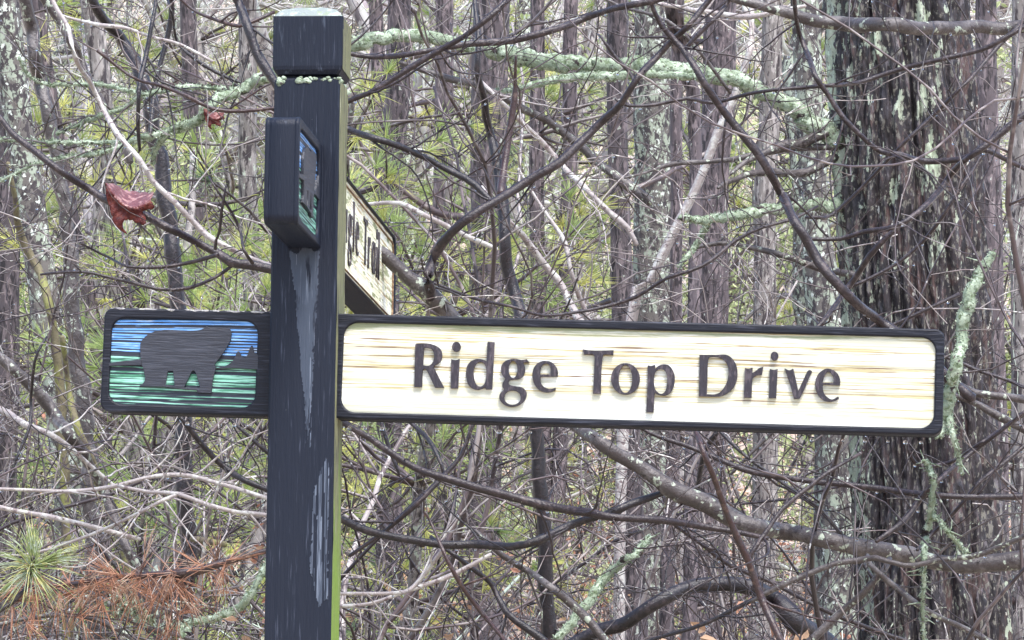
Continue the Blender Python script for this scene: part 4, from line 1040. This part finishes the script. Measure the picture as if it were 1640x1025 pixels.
# ------------------------------------------------------------------ needles
def needle_fan(m_, c, axis, n, L_, wd, rs, spread=1.0, tri=True, droop=0.0):
    """n needles leaving c around axis; real thin three-sided blades when tri, else flat ones"""
    c = np.asarray(c, float); axis = np.asarray(axis, float); axis = axis / np.linalg.norm(axis)
    d = axis[None] + rs.randn(n, 3) * .55 * spread
    d /= np.linalg.norm(d, axis=1)[:, None]
    ln = L_ * rs.uniform(.65, 1.1, n)
    s = c[None] + axis[None] * rs.uniform(-.10, .12, n)[:, None] * L_
    mid = s + d * ln[:, None] * .55
    e = s + d * ln[:, None]; e[:, 2] -= droop * ln * .3; mid[:, 2] -= droop * ln * .05
    q = np.cross(d, rs.randn(n, 3)); q /= np.linalg.norm(q, axis=1)[:, None]
    w2 = np.cross(d, q)
    if tri:
        a0, a1, a2 = s + q * wd, s - q * wd * .5 + w2 * wd * .87, s - q * wd * .5 - w2 * wd * .87
        b0, b1, b2 = mid + q * wd, mid - q * wd * .5 + w2 * wd * .87, mid - q * wd * .5 - w2 * wd * .87
        V = np.stack([a0, a1, a2, b0, b1, b2, e], 1).reshape(-1, 3)
        k = np.arange(n)[:, None, None] * 7
        f4 = (np.array([[0, 1, 4, 3], [1, 2, 5, 4], [2, 0, 3, 5]])[None] + k).reshape(-1, 4)
        f3 = (np.array([[3, 4, 6], [4, 5, 6], [5, 3, 6]])[None] + k).reshape(-1, 3)
        m_.add(V, f3, f4)
    else:
        V = np.stack([s + q * wd, s - q * wd, mid - q * wd, mid + q * wd, e], 1).reshape(-1, 3)
        k = np.arange(n)[:, None, None] * 5
        m_.add(V, (np.array([[3, 2, 4]])[None] + k).reshape(-1, 3), (np.array([[0, 1, 2, 3]])[None] + k).reshape(-1, 4))

def near_tuft():
    rs = np.random.RandomState(21)
    d = 9.35
    c = at(52, 908, d)
    st = MB(); p, r = px_tube(st, [(-70, 1010, 8), (0, 978, 8), (30, 955, 8), (46, 935, 8), (52, 905, 9), (52, 890, 5)], d, rs, .02)
    o = st.obj('pine_shoot', M['br'])
    tag(o, 'pine shoot with a starburst of long pale green needles at the lower left', 'pine shoot')
    m_ = MB()
    cw = np.array(c)
    dirs = [((-.35, 0, 1), 26, 1.0), ((1, -.1, .38), 34, .8), ((-.9, 0, .25), 12, 1.0), ((-.7, -.3, -.7), 16, .9), ((.55, -.3, -.75), 16, .9), ((0, -.9, .2), 14, 1.1)]
    for ax_, n, sp in dirs:
        needle_fan(m_, cw + rs.randn(3) * .004, ax_, int(n * 1.2), .135, .0012, rs, sp * .58, True, .5)
    n_ = m_.obj('needle_tuft', M['needle_near'], o)
near_tuft()

def dead_needles():
    rs = np.random.RandomState(5)
    for nm, (x0, x1, y0, y1, nb) in {'left': (0, 150, 915, 1005, 30), 'right': (150, 375, 895, 985, 36)}.items():
        m_ = MB()
        for k in range(nb):
            a = rs.uniform(x0, x1); b = rs.uniform(y0, y1) if rs.rand() < .4 else np.interp(a, [0, 190, 290, 375], [945, 925, 918, 895])
            c = at(a, b, 9.6 + rs.uniform(-.12, .15))
            ax_ = (rs.randn() * .9, rs.randn() * .4, -1.0 if rs.rand() < .55 else rs.uniform(-.3, .5))
            needle_fan(m_, c, ax_, rs.randint(3, 12), rs.uniform(.07, .13), .0011, rs, .8, True, .25)
        # bigger hanging bundles
        for a, b in ((262, 965), (275, 975), (250, 955), (285, 985), (360, 905), (135, 945), (60, 960), (20, 965), (175, 915), (230, 905), (95, 955), (300, 950)):
            if x0 <= a < x1:
                needle_fan(m_, at(a, b, 9.55), (rs.randn() * .5, 0, -1), 12, .13, .0009, rs, .55, True, .3)
                needle_fan(m_, at(a, b, 9.6), (rs.randn() * .9, 0, .3), 10, .11, .0011, rs, .4, True, .3)
        o = m_.obj('dead_needle_litter', M['dead_needle'], o_dead)
        o['kind'] = 'stuff'
dead_needles()
def lichen_clumps():
    rs = np.random.RandomState(9)
    m_ = MB()
    for (a, b, n, s) in ((185, 965, 30, 9), (200, 975, 26, 8), (215, 985, 20, 8), (232, 992, 10, 6), (300, 1000, 14, 7)):
        for k in range(n):
            c = np.array(at(a + rs.randn() * s * 1.6, b + rs.randn() * s * .8, 9.85 + rs.randn() * .015))
            q = rs.randn(4, 3) * .0075
            q2 = q.mean(0)
            m_.add(np.vstack([c + q, [c + q2 * 2]]), [(0, 1, 4), (1, 2, 4), (2, 3, 4), (3, 0, 4)], None)
    o = m_.obj('lichen_tuft', M['li'], o_dl, smooth=False); o['kind'] = 'stuff'
lichen_clumps()

# ------------------------------------------------------------------ trunks one can follow in the photograph
def trunk_tree(label, mt, d, pts, limbs=3, seed=0, cat='tree', name='bare_tree', group=None):
    """pts top to bottom; continues down to the ground and up out of view"""
    rs = np.random.RandomState(seed * 31 + int(pts[0][0]))
    P = [np.array(at(a, b, d)) for a, b, w in pts]; rr = [w * .5 * d / F for a, b, w in pts]
    up = P[0] - P[1]; up = up / max(1e-6, up[2]); 
    P = [P[0] + up * 5.0 + rs.randn(3) * [.2, .2, 0], P[0] + up * 2.0] + P; rr = [rr[0] * .55, rr[0] * .85] + rr
    dn = P[-1]; g = gzf(dn[0], dn[1])
    low = P[-1] - P[-2]; low = low / min(-1e-6, low[2]) * -1
    h = dn[2] - g
    if h > .1:
        foot = dn + low * h * -1 if False else np.array([dn[0] + low[0] * -h * 0 , dn[1], g - .15])
        P += [np.array([dn[0] * .5 + foot[0] * .5, dn[1], g + h * .4]), foot]; rr += [rr[-1] * 1.05, rr[-1] * 1.4]
    p, r = crspline(P, rr, .12)
    k = np.arange(len(p)); s = rs.rand() * 99
    p[:, 0] += (vnoise(k * .22 + s, 0 * k + .5) - .5) * r * .8
    sides = 28
    a = np.linspace(0, 2 * np.pi, sides, endpoint=False)
    A, Z = np.meshgrid(a, np.linalg.norm(p - p[0], axis=1))
    ca, sa = np.cos(A) * 2.6, np.sin(A) * 2.6
    rad = r[:, None] * (1 + (np.abs(fbm(ca + s, sa, Z * 1.2, 2) - .5) * -.5 + .12) + (fbm(ca * 3, sa * 3, Z * 7, 2) - .5) * .22)
    V = np.stack([p[:, 0:1] + rad * np.cos(A), p[:, 1:2] + rad * np.sin(A), np.broadcast_to(p[:, 2:3], A.shape)], -1)
    n = len(p); i = np.arange(n - 1)[:, None] * sides; j = np.arange(sides)[None]; kx = (j + 1) % sides
    f = np.stack([i + j, i + j + sides, i + kx + sides, i + kx], -1).reshape(-1, 4)
    f = f[:, ::-1] if True else f
    root_ = empty(name, (float(p[-1][0]), float(p[-1][1]), float(max(p[-1][2], g))))
    tag(root_, label, cat, group)
    m_ = MB(); m_.add((V - np.array(root_.location)).reshape(-1, 3), None, f[:, ::-1])
    m_.obj('trunk', M[mt], root_)
    for q in range(limbs):
        i0 = rs.randint(int(n * .25), int(n * .85))
        dr = np.array([rs.choice([-1, 1]) * 1.0, rs.randn() * .5, rs.uniform(-.1, .7)])
        lm = MB(); L_ = rs.uniform(.6, 1.8)
        lp = wander(rs, p[i0], dr, L_, .07, .3, .15); lr = np.linspace(min(r[i0] * .35, .022), .003, len(lp))
        lm.tube(lp - np.array(root_.location), lr, 6)
        for w in range(7):
            i1 = rs.randint(1, len(lp) - 1); t = lp[i1] - lp[i1 - 1]; t /= np.linalg.norm(t)
            sp = wander(rs, lp[i1], side_dir(rs, t), L_ * rs.uniform(.2, .6), .06, .35, .15)
            lm.tube(sp - np.array(root_.location), np.linspace(lr[i1] * .6, .0018, len(sp)), 4)
        lm.obj('limb', M['twig_mix'], root_)
    return root_
T = trunk_tree
T('straight dark trunk right of the post, seen above the upper board', 'trunk_dark', 20, [(640,-20,34),(634,150,36),(626,350,38),(620,520,38),(618,700,38),(620,950,40)], seed=1)
T('dark trunk between the upper board and the upright sapling, half hidden', 'trunk_dark', 24, [(712,-20,26),(714,230,28),(710,480,30),(708,800,32),(705,1000,32)], seed=2)
T('broad dark purple trunk at the top, left of the lichened limb', 'trunk_dark', 19, [(790,-20,54),(788,110,54),(786,350,50),(784,520,48),(780,800,50),(778,1020,52)], seed=3)
T('slim dark purple trunk above the letter T', 'trunk_dark', 26, [(915,-20,20),(912,200,22),(910,400,22),(905,600,22),(890,860,24),(876,1010,26)], seed=4)
T('wide pale trunk crusted with grey green lichen above the letter p', 'trunk_pale', 22, [(1048,-20,56),(1046,200,58),(1044,400,60),(1042,600,60),(1040,850,62)], seed=5)
T('narrow dark trunk against the wide pale one', 'trunk_dark', 21, [(1086,-20,18),(1084,200,18),(1082,400,18),(1078,620,20),(1070,900,22)], seed=6)
T('purple brown trunk above the letter D', 'trunk_dark', 25, [(1150,-20,46),(1142,250,50),(1138,450,54),(1136,700,56),(1132,900,58)], seed=7)
T('medium grey trunk standing above the letters r i v', 'trunk_grey', 24, [(1236,-20,30),(1230,250,32),(1226,450,34),(1222,800,38)], seed=8)
T('grey speckled trunk tight against the left flank of the big tree', 'trunk_pale', 16, [(1300,260,44),(1306,400,50),(1325,560,64),(1340,720,80),(1345,860,84),(1350,1020,90)], seed=9, limbs=1)
T('trunk at the right edge of the photograph behind the big tree', 'trunk_dark', 18, [(1580,-20,30),(1586,250,32),(1590,500,34),(1598,1020,38)], seed=10)
T('pinkish trunk cut by the right edge', 'trunk_grey', 19, [(1634,-20,26),(1634,300,28),(1636,700,30),(1638,1020,32)], seed=11)
T('pinkish brown trunk between the two leaning stems at the top left', 'trunk_grey', 22, [(142,-20,28),(158,60,30),(166,120,30),(165,250,30),(160,420,32),(150,900,36)], seed=12)
T('leaning grey trunk above the bear picture', 'trunk_grey', 19, [(196,330,28),(205,380,30),(225,440,32),(240,500,34),(262,640,36),(280,900,38)], seed=13, limbs=2)
T('slim dark trunk left of the oak leaf', 'trunk_dark', 20, [(104,280,20),(120,380,22),(140,450,22),(152,520,24),(165,700,26)], seed=14, limbs=2)
T('dark purple trunk at the left edge', 'trunk_dark', 18, [(14,-20,30),(16,200,34),(12,420,36),(10,640,38),(8,800,40),(4,1020,42)], seed=15, limbs=2)
T('trunk mottled with white lichen under the left edge limb', 'trunk_pale', 16.5, [(60,420,44),(80,560,52),(98,640,58),(112,760,64),(125,900,68)], seed=16, limbs=1)
T('dark trunk below the bear picture', 'trunk_grey', 20, [(205,600,32),(215,700,34),(230,860,36),(240,1020,38)], seed=17, limbs=2)
T('grey trunk close to the left side of the post', 'trunk_grey', 21, [(395,-20,26),(398,250,28),(404,500,28),(408,800,32)], seed=18)
T('slim trunk in the gap between the bear picture and the top left pines', 'trunk_dark', 27, [(300,-20,24),(305,200,24),(312,450,26),(318,800,28)], seed=19)
T('short dark trunk showing low down right of the post', 'trunk_dark', 27, [(618,640,26),(622,800,28),(626,960,30)], seed=20)
T('pale trunk low down right of the post', 'trunk_pale', 30, [(664,640,22),(668,800,24),(672,1000,26)], seed=21)
T('dark trunk rooted in orange leaf litter at the bottom centre', 'trunk_dark', 26, [(868,640,26),(872,850,28),(876,1000,30)], seed=22)
T('reddish trunk behind the bottom centre tangle', 'trunk_dark', 20, [(1006,640,34),(1010,820,38),(1014,1000,40)], seed=23)
T('dark leaning trunk above the lichened limb at top centre', 'trunk_dark', 18, [(1072,-20,26),(1082,60,24),(1100,130,22),(1112,260,20)], seed=24, limbs=1)
T('slender pale birch like tree leaning left above the letter D', 'pale', 16, [(1204,-30,7),(1203,67,9),(1192,107,10),(1171,166,11),(1152,209,13),(1139,247,13),(1124,283,14),(1100,332,15),(1077,373,15),(1040,450,16),(1000,560,17)], seed=25, limbs=1)

# ------------------------------------------------------------------ prototypes for the wood behind
def bush_proto(seed, hgt, stems, mt):
    rs = np.random.RandomState(seed)
    root_ = empty('bare_shrub', (0, 0, 0)); ends = []
    for s in range(stems):
        m_ = MB()
        a = rs.uniform(0, 2 * np.pi); d = np.array([math.cos(a) * .32, math.sin(a) * .32, 1.0])
        L_ = hgt * rs.uniform(.75, 1.1)
        p = wander(rs, (rs.randn() * .08, rs.randn() * .08, -.05), d, L_, .12, .22, .05)
        r = np.linspace(.013, .003, len(p)) * rs.uniform(.7, 1.4)
        m_.tube(p, r, 6)
        for b in range(int(L_ * 5.5)):
            i = rs.randint(int(len(p) * .18), len(p) - 1)
            t = p[i] - p[i - 1]; t /= np.linalg.norm(t)
            q = wander(rs, p[i], side_dir(rs, t, (35, 85)), rs.uniform(.5, 1.5), .07, .75, .05)
            qr = np.linspace(r[i] * .55, .0016, len(q)); m_.tube(q, qr, 4)
            for c in range(rs.randint(3, 7)):
                i2 = rs.randint(1, len(q) - 1); t2 = q[i2] - q[i2 - 1]; t2 /= np.linalg.norm(t2)
                w = wander(rs, q[i2], side_dir(rs, t2), rs.uniform(.12, .55), .04, 1.0, .1)
                m_.tube(w, np.linspace(max(.0016, qr[i2] * .6), .0010, len(w)), 3, cap=False)
                if rs.rand() < .45: ends.append(w[rs.randint(len(w))])
                if rs.rand() < .5:
                    i3 = rs.randint(1, len(w) - 1)
                    t3 = w[i3] - w[i3 - 1]; t3 /= np.linalg.norm(t3)
                    w3 = wander(rs, w[i3], side_dir(rs, t3), rs.uniform(.06, .2), .04, .5, .1)
                    m_.tube(w3, np.linspace(.0014, .0009, len(w3)), 3, cap=False)
        m_.obj('stem', M[('twig_mix', 'twig_pale', 'twig_dark', 'twig_lichen', 'twig_mix', 'twig_dark', 'twig_dark')[(s * 3 + seed) % 7]], root_)
    dm = MB()
    for c in ends:
        s = rs.uniform(.0022, .0042)
        V = [(c[0] + s * math.sin(k * math.pi / 4) * math.cos(j * math.pi / 3), c[1] + s * math.sin(k * math.pi / 4) * math.sin(j * math.pi / 3), c[2] - s + s * math.cos(k * math.pi / 4)) for k in range(1, 4) for j in range(6)]
        V += [(c[0], c[1], c[2]), (c[0], c[1], c[2] - 2 * s)]
        dm.add(V, [(j, (j + 1) % 6, 18) for j in range(6)] + [(12 + (j + 1) % 6, 12 + j, 19) for j in range(6)], [(k * 6 + j, (k + 1) * 6 + j, (k + 1) * 6 + (j + 1) % 6, k * 6 + (j + 1) % 6) for k in range(2) for j in range(6)])
    o = dm.obj('water_drops', M['drop'], root_); o['kind'] = 'stuff'
    return root_
def tree_proto(seed, mt, r0):
    rs = np.random.RandomState(seed)
    root_ = empty('bare_tree', (0, 0, 0))
    p = wander(rs, (0, 0, -.3), (rs.randn() * .04, rs.randn() * .04, 1), 15, .4, .04, .02)
    r = np.linspace(r0, r0 * .35, len(p)) * (1 + .35 * np.exp(-np.arange(len(p)) * .9))
    m_ = MB(); m_.tube(p, r, 12); m_.obj('trunk', M[mt], root_)
    c = MB()
    for b in range(46):
        i = rs.randint(3, len(p) - 2); a = rs.uniform(0, 2 * np.pi)
        q = wander(rs, p[i], (math.cos(a), math.sin(a), rs.uniform(-.15, .6)), rs.uniform(.8, 3.0), .16, .3, .04)
        qr = np.linspace(min(r[i] * .3, .024), .004, len(q)); c.tube(q, qr, 5)
        for w in range(rs.randint(5, 10)):
            i2 = rs.randint(1, len(q) - 1); t2 = q[i2] - q[i2 - 1]; t2 /= np.linalg.norm(t2)
            s = wander(rs, q[i2], side_dir(rs, t2), rs.uniform(.3, 1.3), .13, .4, .05)
            c.tube(s, np.linspace(qr[i2] * .6, .003, len(s)), 3, cap=False)
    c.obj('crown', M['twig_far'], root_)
    return root_
def pine_proto(seed, hgt, tufts):
    rs = np.random.RandomState(seed)
    root_ = empty('pine_sapling', (0, 0, 0))
    p = wander(rs, (0, 0, -.1), (rs.randn() * .05, rs.randn() * .05, 1), hgt, .25, .05, .02)
    m_ = MB(); m_.tube(p, np.linspace(.045, .012, len(p)), 8); m_.obj('trunk', M['trunk_grey'], root_)
    c = MB(); nd = MB()
    for b in range(tufts // 4):
        z = rs.uniform(.22, 1.0); i = min(len(p) - 1, int(z * (len(p) - 1))); a = rs.uniform(0, 2 * np.pi)
        L_ = rs.uniform(.45, 1.25) * (1.15 - z * .6)
        q = wander(rs, p[i], (math.cos(a), math.sin(a), rs.uniform(.1, .5)), L_, .1, .2, .15)
        c.tube(q, np.linspace(.010, .004, len(q)), 4)
        for w in range(4):
            if w: 
                i2 = rs.randint(int(len(q) * .4), len(q)); t = q[i2] - q[i2 - 1]; t /= np.linalg.norm(t)
                s = wander(rs, q[i2], side_dir(rs, t, (25, 60)), rs.uniform(.08, .28), .06, .3, .2)
                c.tube(s, np.linspace(.005, .003, len(s)), 3, cap=False)
            else: s = q
            t = s[-1] - s[-2]
            needle_fan(nd, s[-1], t / np.linalg.norm(t) + np.array([0, 0, .15]), 42, .14, .0013, rs, 1.05, False, .25)
    c.obj('bough', M['twig_mix'], root_)
    nd.obj('needles', M['needle'], root_, smooth=False)
    return root_
def leafy_proto(seed, hgt, mt, n, s0):
    rs = np.random.RandomState(seed)
    root_ = empty('leafy_sapling', (0, 0, 0))
    st = MB(); lf = MB(); cs = []
    for s in range(3):
        p = wander(rs, (rs.randn() * .1, rs.randn() * .1, -.1), (rs.randn() * .2, rs.randn() * .2, 1), hgt * rs.uniform(.7, 1.1), .15, .15, .03)
        st.tube(p, np.linspace(.014, .004, len(p)), 5)
        for b in range(16):
            i = rs.randint(int(len(p) * .2), len(p) - 1); t = p[i] - p[i - 1]; t /= np.linalg.norm(t)
            q = wander(rs, p[i], side_dir(rs, t, (40, 80)), rs.uniform(.4, 1.2), .09, .3, .02)
            st.tube(q, np.linspace(.005, .002, len(q)), 3, cap=False)
            cs += list(q[2:])
    cs = np.array(cs); c = cs[rs.randint(0, len(cs), n)] + rs.randn(n, 3) * .05
    d1 = rs.randn(n, 3); d1[:, 2] -= .4; d1 /= np.linalg.norm(d1, axis=1)[:, None]
    d2 = np.cross(d1, rs.randn(n, 3)); d2 /= np.linalg.norm(d2, axis=1)[:, None]
    s = s0 * rs.uniform(.6, 1.3, n)[:, None]
    up_ = np.cross(d1, d2) * s * .12
    V = np.stack([c, c + d1 * s * .35 + d2 * s * .26 + up_, c + d1 * s * .75 + d2 * s * .16 + up_, c + d1 * s * 1.05 - up_, c + d1 * s * .7 - d2 * s * .2 + up_, c + d1 * s * .3 - d2 * s * .24 + up_], 1).reshape(-1, 3)
    k6 = np.arange(n)[:, None, None] * 6
    lf.add(V, None, (np.array([[0, 1, 2, 3], [0, 3, 4, 5]])[None] + k6).reshape(-1, 4))
    st.obj('stem', M['twig_mix'], root_); lf.obj('foliage', M[mt], root_, smooth=False)
    return root_

def to_px(v):
    q = CROT.transposed() @ (Vector(v) - CAMP)
    return W / 2 + q.x / -q.z * F
MARKS = [(-400, 'just outside the left edge'), (0, 'at the left edge'), (95, 'behind the left end of the bear board'), (205, 'below and above the bear picture'), (300, 'between bear picture and post'),
         (375, 'close against the left side of the post'), (460, 'straight behind the post'), (560, 'close against the right side of the post'), (660, 'in line with the letter R'), (745, 'in line with the letter d'),
         (820, 'in line with the letter g'), (885, 'in line with the first letter e'), (945, 'in line with the letter T'), (1000, 'in line with the letter o'), (1050, 'in line with the letter p'),
         (1105, 'just left of the letter D'), (1145, 'in line with the letter D'), (1205, 'in line with the letter r'), (1240, 'in line with the last letter i'), (1290, 'in line with the last letters v e'), (1380, 'beside the big tree'), (1700, 'at the right edge')]
def scatter(protos, spots, label, cat, group, scale=(.85, 1.2), own=False):
    if own:
        made = scatter(protos, spots, label, cat, group, scale)
        seen = {}
        for o in sorted(made, key=lambda o: o.location.y):
            mk = min(MARKS, key=lambda q: abs(q[0] - to_px((o.location.x, o.location.y, 3))))[1]
            k = seen[mk] = seen.get(mk, 0) + 1
            o['label'] = '%s%s, %s' % ('' if k == 1 else ('farther ', 'third nearest ', 'fourth nearest ', 'fifth nearest ', 'sixth nearest ')[min(4, k - 2)], label, mk)
        return made
    used = set(); made = []
    for k, (x, y, *rest) in enumerate(spots):
        i = rest[0] if rest else rnd.randrange(len(protos))
        i %= len(protos)
        o = protos[i] if i not in used else copy_tree(protos[i])
        if i not in used: used.add(i)
        s = rnd.uniform(*scale) if len(rest) < 2 else rest[1]
        o.location = (x, y, gzf(x, y)); o.rotation_euler = (0, 0, rnd.uniform(0, 6.28)); o.scale = (s, s, s)
        tag(o, label, cat, group); made.append(o)
    for i, p in enumerate(protos):
        if i not in used:
            for c in list(p.children): bpy.data.objects.remove(c)
            bpy.data.objects.remove(p)
    return made
def wedge(n, y0, y1, pw=1.0, wide=1.5, seed=1):
    r = random.Random(seed); out = []
    tries = 0
    while len(out) < n and tries < n * 40:
        tries += 1
        y = y0 + (y1 - y0) * r.random() ** pw; x = r.uniform(-1, 1) * (y * .123 * wide + .6)
        md = .25 + y * .012
        if all((x - a) ** 2 + (y - b) ** 2 > md * md for a, b in out): out.append((x, y))
    return out
bushes = [bush_proto(100 + k, (4.2, 4.8, 3.8, 4.4, 5.0, 4.0, 4.5)[k], 4, 'twig_mix') for k in range(7)]
_l = [(at(a, 500, d).x, at(a, 500, d).y) for a, d in ((30, 11.0), (120, 12.0), (210, 11.4), (300, 12.6), (380, 11.3), (60, 13.4), (170, 13.9), (270, 11.9), (340, 13.2), (-40, 12.2), (620, 12.4), (1090, 12.2), (1230, 11.7), (880, 13.1), (1600, 11.6), (1660, 13.0))]
scatter(bushes, _l + wedge(28, 11.2, 23, 1.15, 1.45, 2), 'bare grey brown shrub in the tangled undergrowth behind the signpost', 'shrub', 'bare shrubs of the undergrowth', (.85, 1.2))
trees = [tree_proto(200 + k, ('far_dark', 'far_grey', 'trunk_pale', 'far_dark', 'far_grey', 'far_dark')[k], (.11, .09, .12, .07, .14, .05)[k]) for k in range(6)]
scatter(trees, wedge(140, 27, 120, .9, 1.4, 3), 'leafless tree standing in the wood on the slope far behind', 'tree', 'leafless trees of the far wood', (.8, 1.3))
pines = [pine_proto(300 + k, (4.2, 3.4, 5.0, 2.8, 4.6)[k], (120, 100, 150, 80, 130)[k]) for k in range(5)]
def sp(px, d, i=None, s=None):
    q = at(px, 500, d); return (q.x, q.y, rnd.randrange(5) if i is None else i, s or rnd.uniform(.9, 1.15))
psp = [sp(285, 16, 2, .95), (sp(270, 16, 0, 1.1)), sp(110, 19, 2, 1.1), sp(390, 15.5, 0, 1.1), sp(200, 20, 4, 1.2), sp(400, 18, 4, 1.0), sp(150, 22, 2), sp(100, 26, 0, 1.2), sp(370, 24, 2, 1.3), sp(480, 22, 0, 1.1),
       sp(720, 22, 0, 1.05), sp(830, 24, 2), sp(960, 27, 4, 1.3), sp(640, 17, 3, .75), sp(730, 18, 3, .7), sp(1120, 28, 2, 1.3), sp(560, 28, 2, 1.2), sp(900, 34, 4, 1.6), sp(700, 36, 2, 1.6), sp(200, 34, 2, 1.6), sp(1050, 40, 2, 1.8), sp(1300, 36, 0, 1.6), sp(420, 40, 4, 1.9)]
scatter(pines, psp, 'young pine with yellow green needles', 'pine', 'young pines of the undergrowth', own=True)
lg = [leafy_proto(400 + k, (4.0, 3.0, 5.0)[k], 'leaf_green', (2400, 1800, 3000)[k], .034) for k in range(3)]
scatter(lg, wedge(80, 24, 95, 1.0, 1.3, 8), 'green leafed sapling on the slope far behind', 'sapling', 'green saplings on the slope', (.9, 2.0))
lp_ = [leafy_proto(500 + k, (2.0, 1.4)[k], 'leaf_peach', (1100, 800)[k], .034) for k in range(2)]
pk = [(at(a, 900, d).x, at(a, 900, d).y, i, s) for a, d, i, s in ((572, 11.8, 0, 1.15), (868, 12, 0, 1.2), (1165, 12, 0, 1.1), (348, 11.8, 0, 1.3), (575, 13.5, 0, 1.25), (862, 14.5, 0, 1.2), (800, 16, 0, 1.2), (345, 13.5, 0, 1.4), (1130, 14, 0, 1.05), (590, 21, 0, 1.1), (335, 20, 0, 1.0), (390, 19, 1, 1.1), (45, 24, 0, 1.6), (860, 24, 1, 1.1), (780, 26, 0, 1.2), (1160, 25, 1, 1.0), (930, 30, 0, 1.2), (1120, 28, 0, 1.0), (690, 23, 1, 1.2), (1010, 33, 0, 1.3))]
scatter(lp_, pk, 'low sapling with withered orange leaves', 'sapling', 'saplings with withered leaves', own=True)

# ------------------------------------------------------------------ rain drops on twigs and under the boards
def drops():
    rs = np.random.RandomState(4)
    m_ = MB()
    t = np.array(to_local_plane(0, 0, 1, 0)) * 0
    pts = list(DROPS)
    for px in (560, 585, 612, 657, 700, 735, 800, 850, 905, 960, 1010, 1063, 1100, 1200, 1245, 1300, 1350, 1385, 1422, 1450, 1475, 230, 300, 375, 395):
        y = 659.5 + (px - 165) * .0262 + 14
        l = to_local_plane(px, y, 1, -.01); pts.append((np.array(RM @ l), rs.uniform(.0030, .0050)))
    n1 = 10
    for c, s in pts:
        V, Fq = [], []
        for k in range(1, 6):
            for j in range(n1):
                th, ph = k * math.pi / 6, j * 2 * math.pi / n1
                V.append((c[0] + s * math.sin(th) * math.cos(ph), c[1] + s * math.sin(th) * math.sin(ph), c[2] + s * math.cos(th) * 1.1 - s * .5))
        Fq = [(k * n1 + j, (k + 1) * n1 + j, (k + 1) * n1 + (j + 1) % n1, k * n1 + (j + 1) % n1) for k in range(4) for j in range(n1)]
        V.append((c[0], c[1], c[2] + s * .6)); V.append((c[0], c[1], c[2] - s * 1.6))
        F3 = [(j, (j + 1) % n1, 5 * n1) for j in range(n1)] + [(4 * n1 + (j + 1) % n1, 4 * n1 + j, 5 * n1 + 1) for j in range(n1)]
        m_.add(V, F3, Fq)
    o = m_.obj('water_drops', M['drop'])
    tag(o, 'clear rain drops hanging from the twigs and the lower edges of the boards', 'water drops', kind='stuff')
drops()
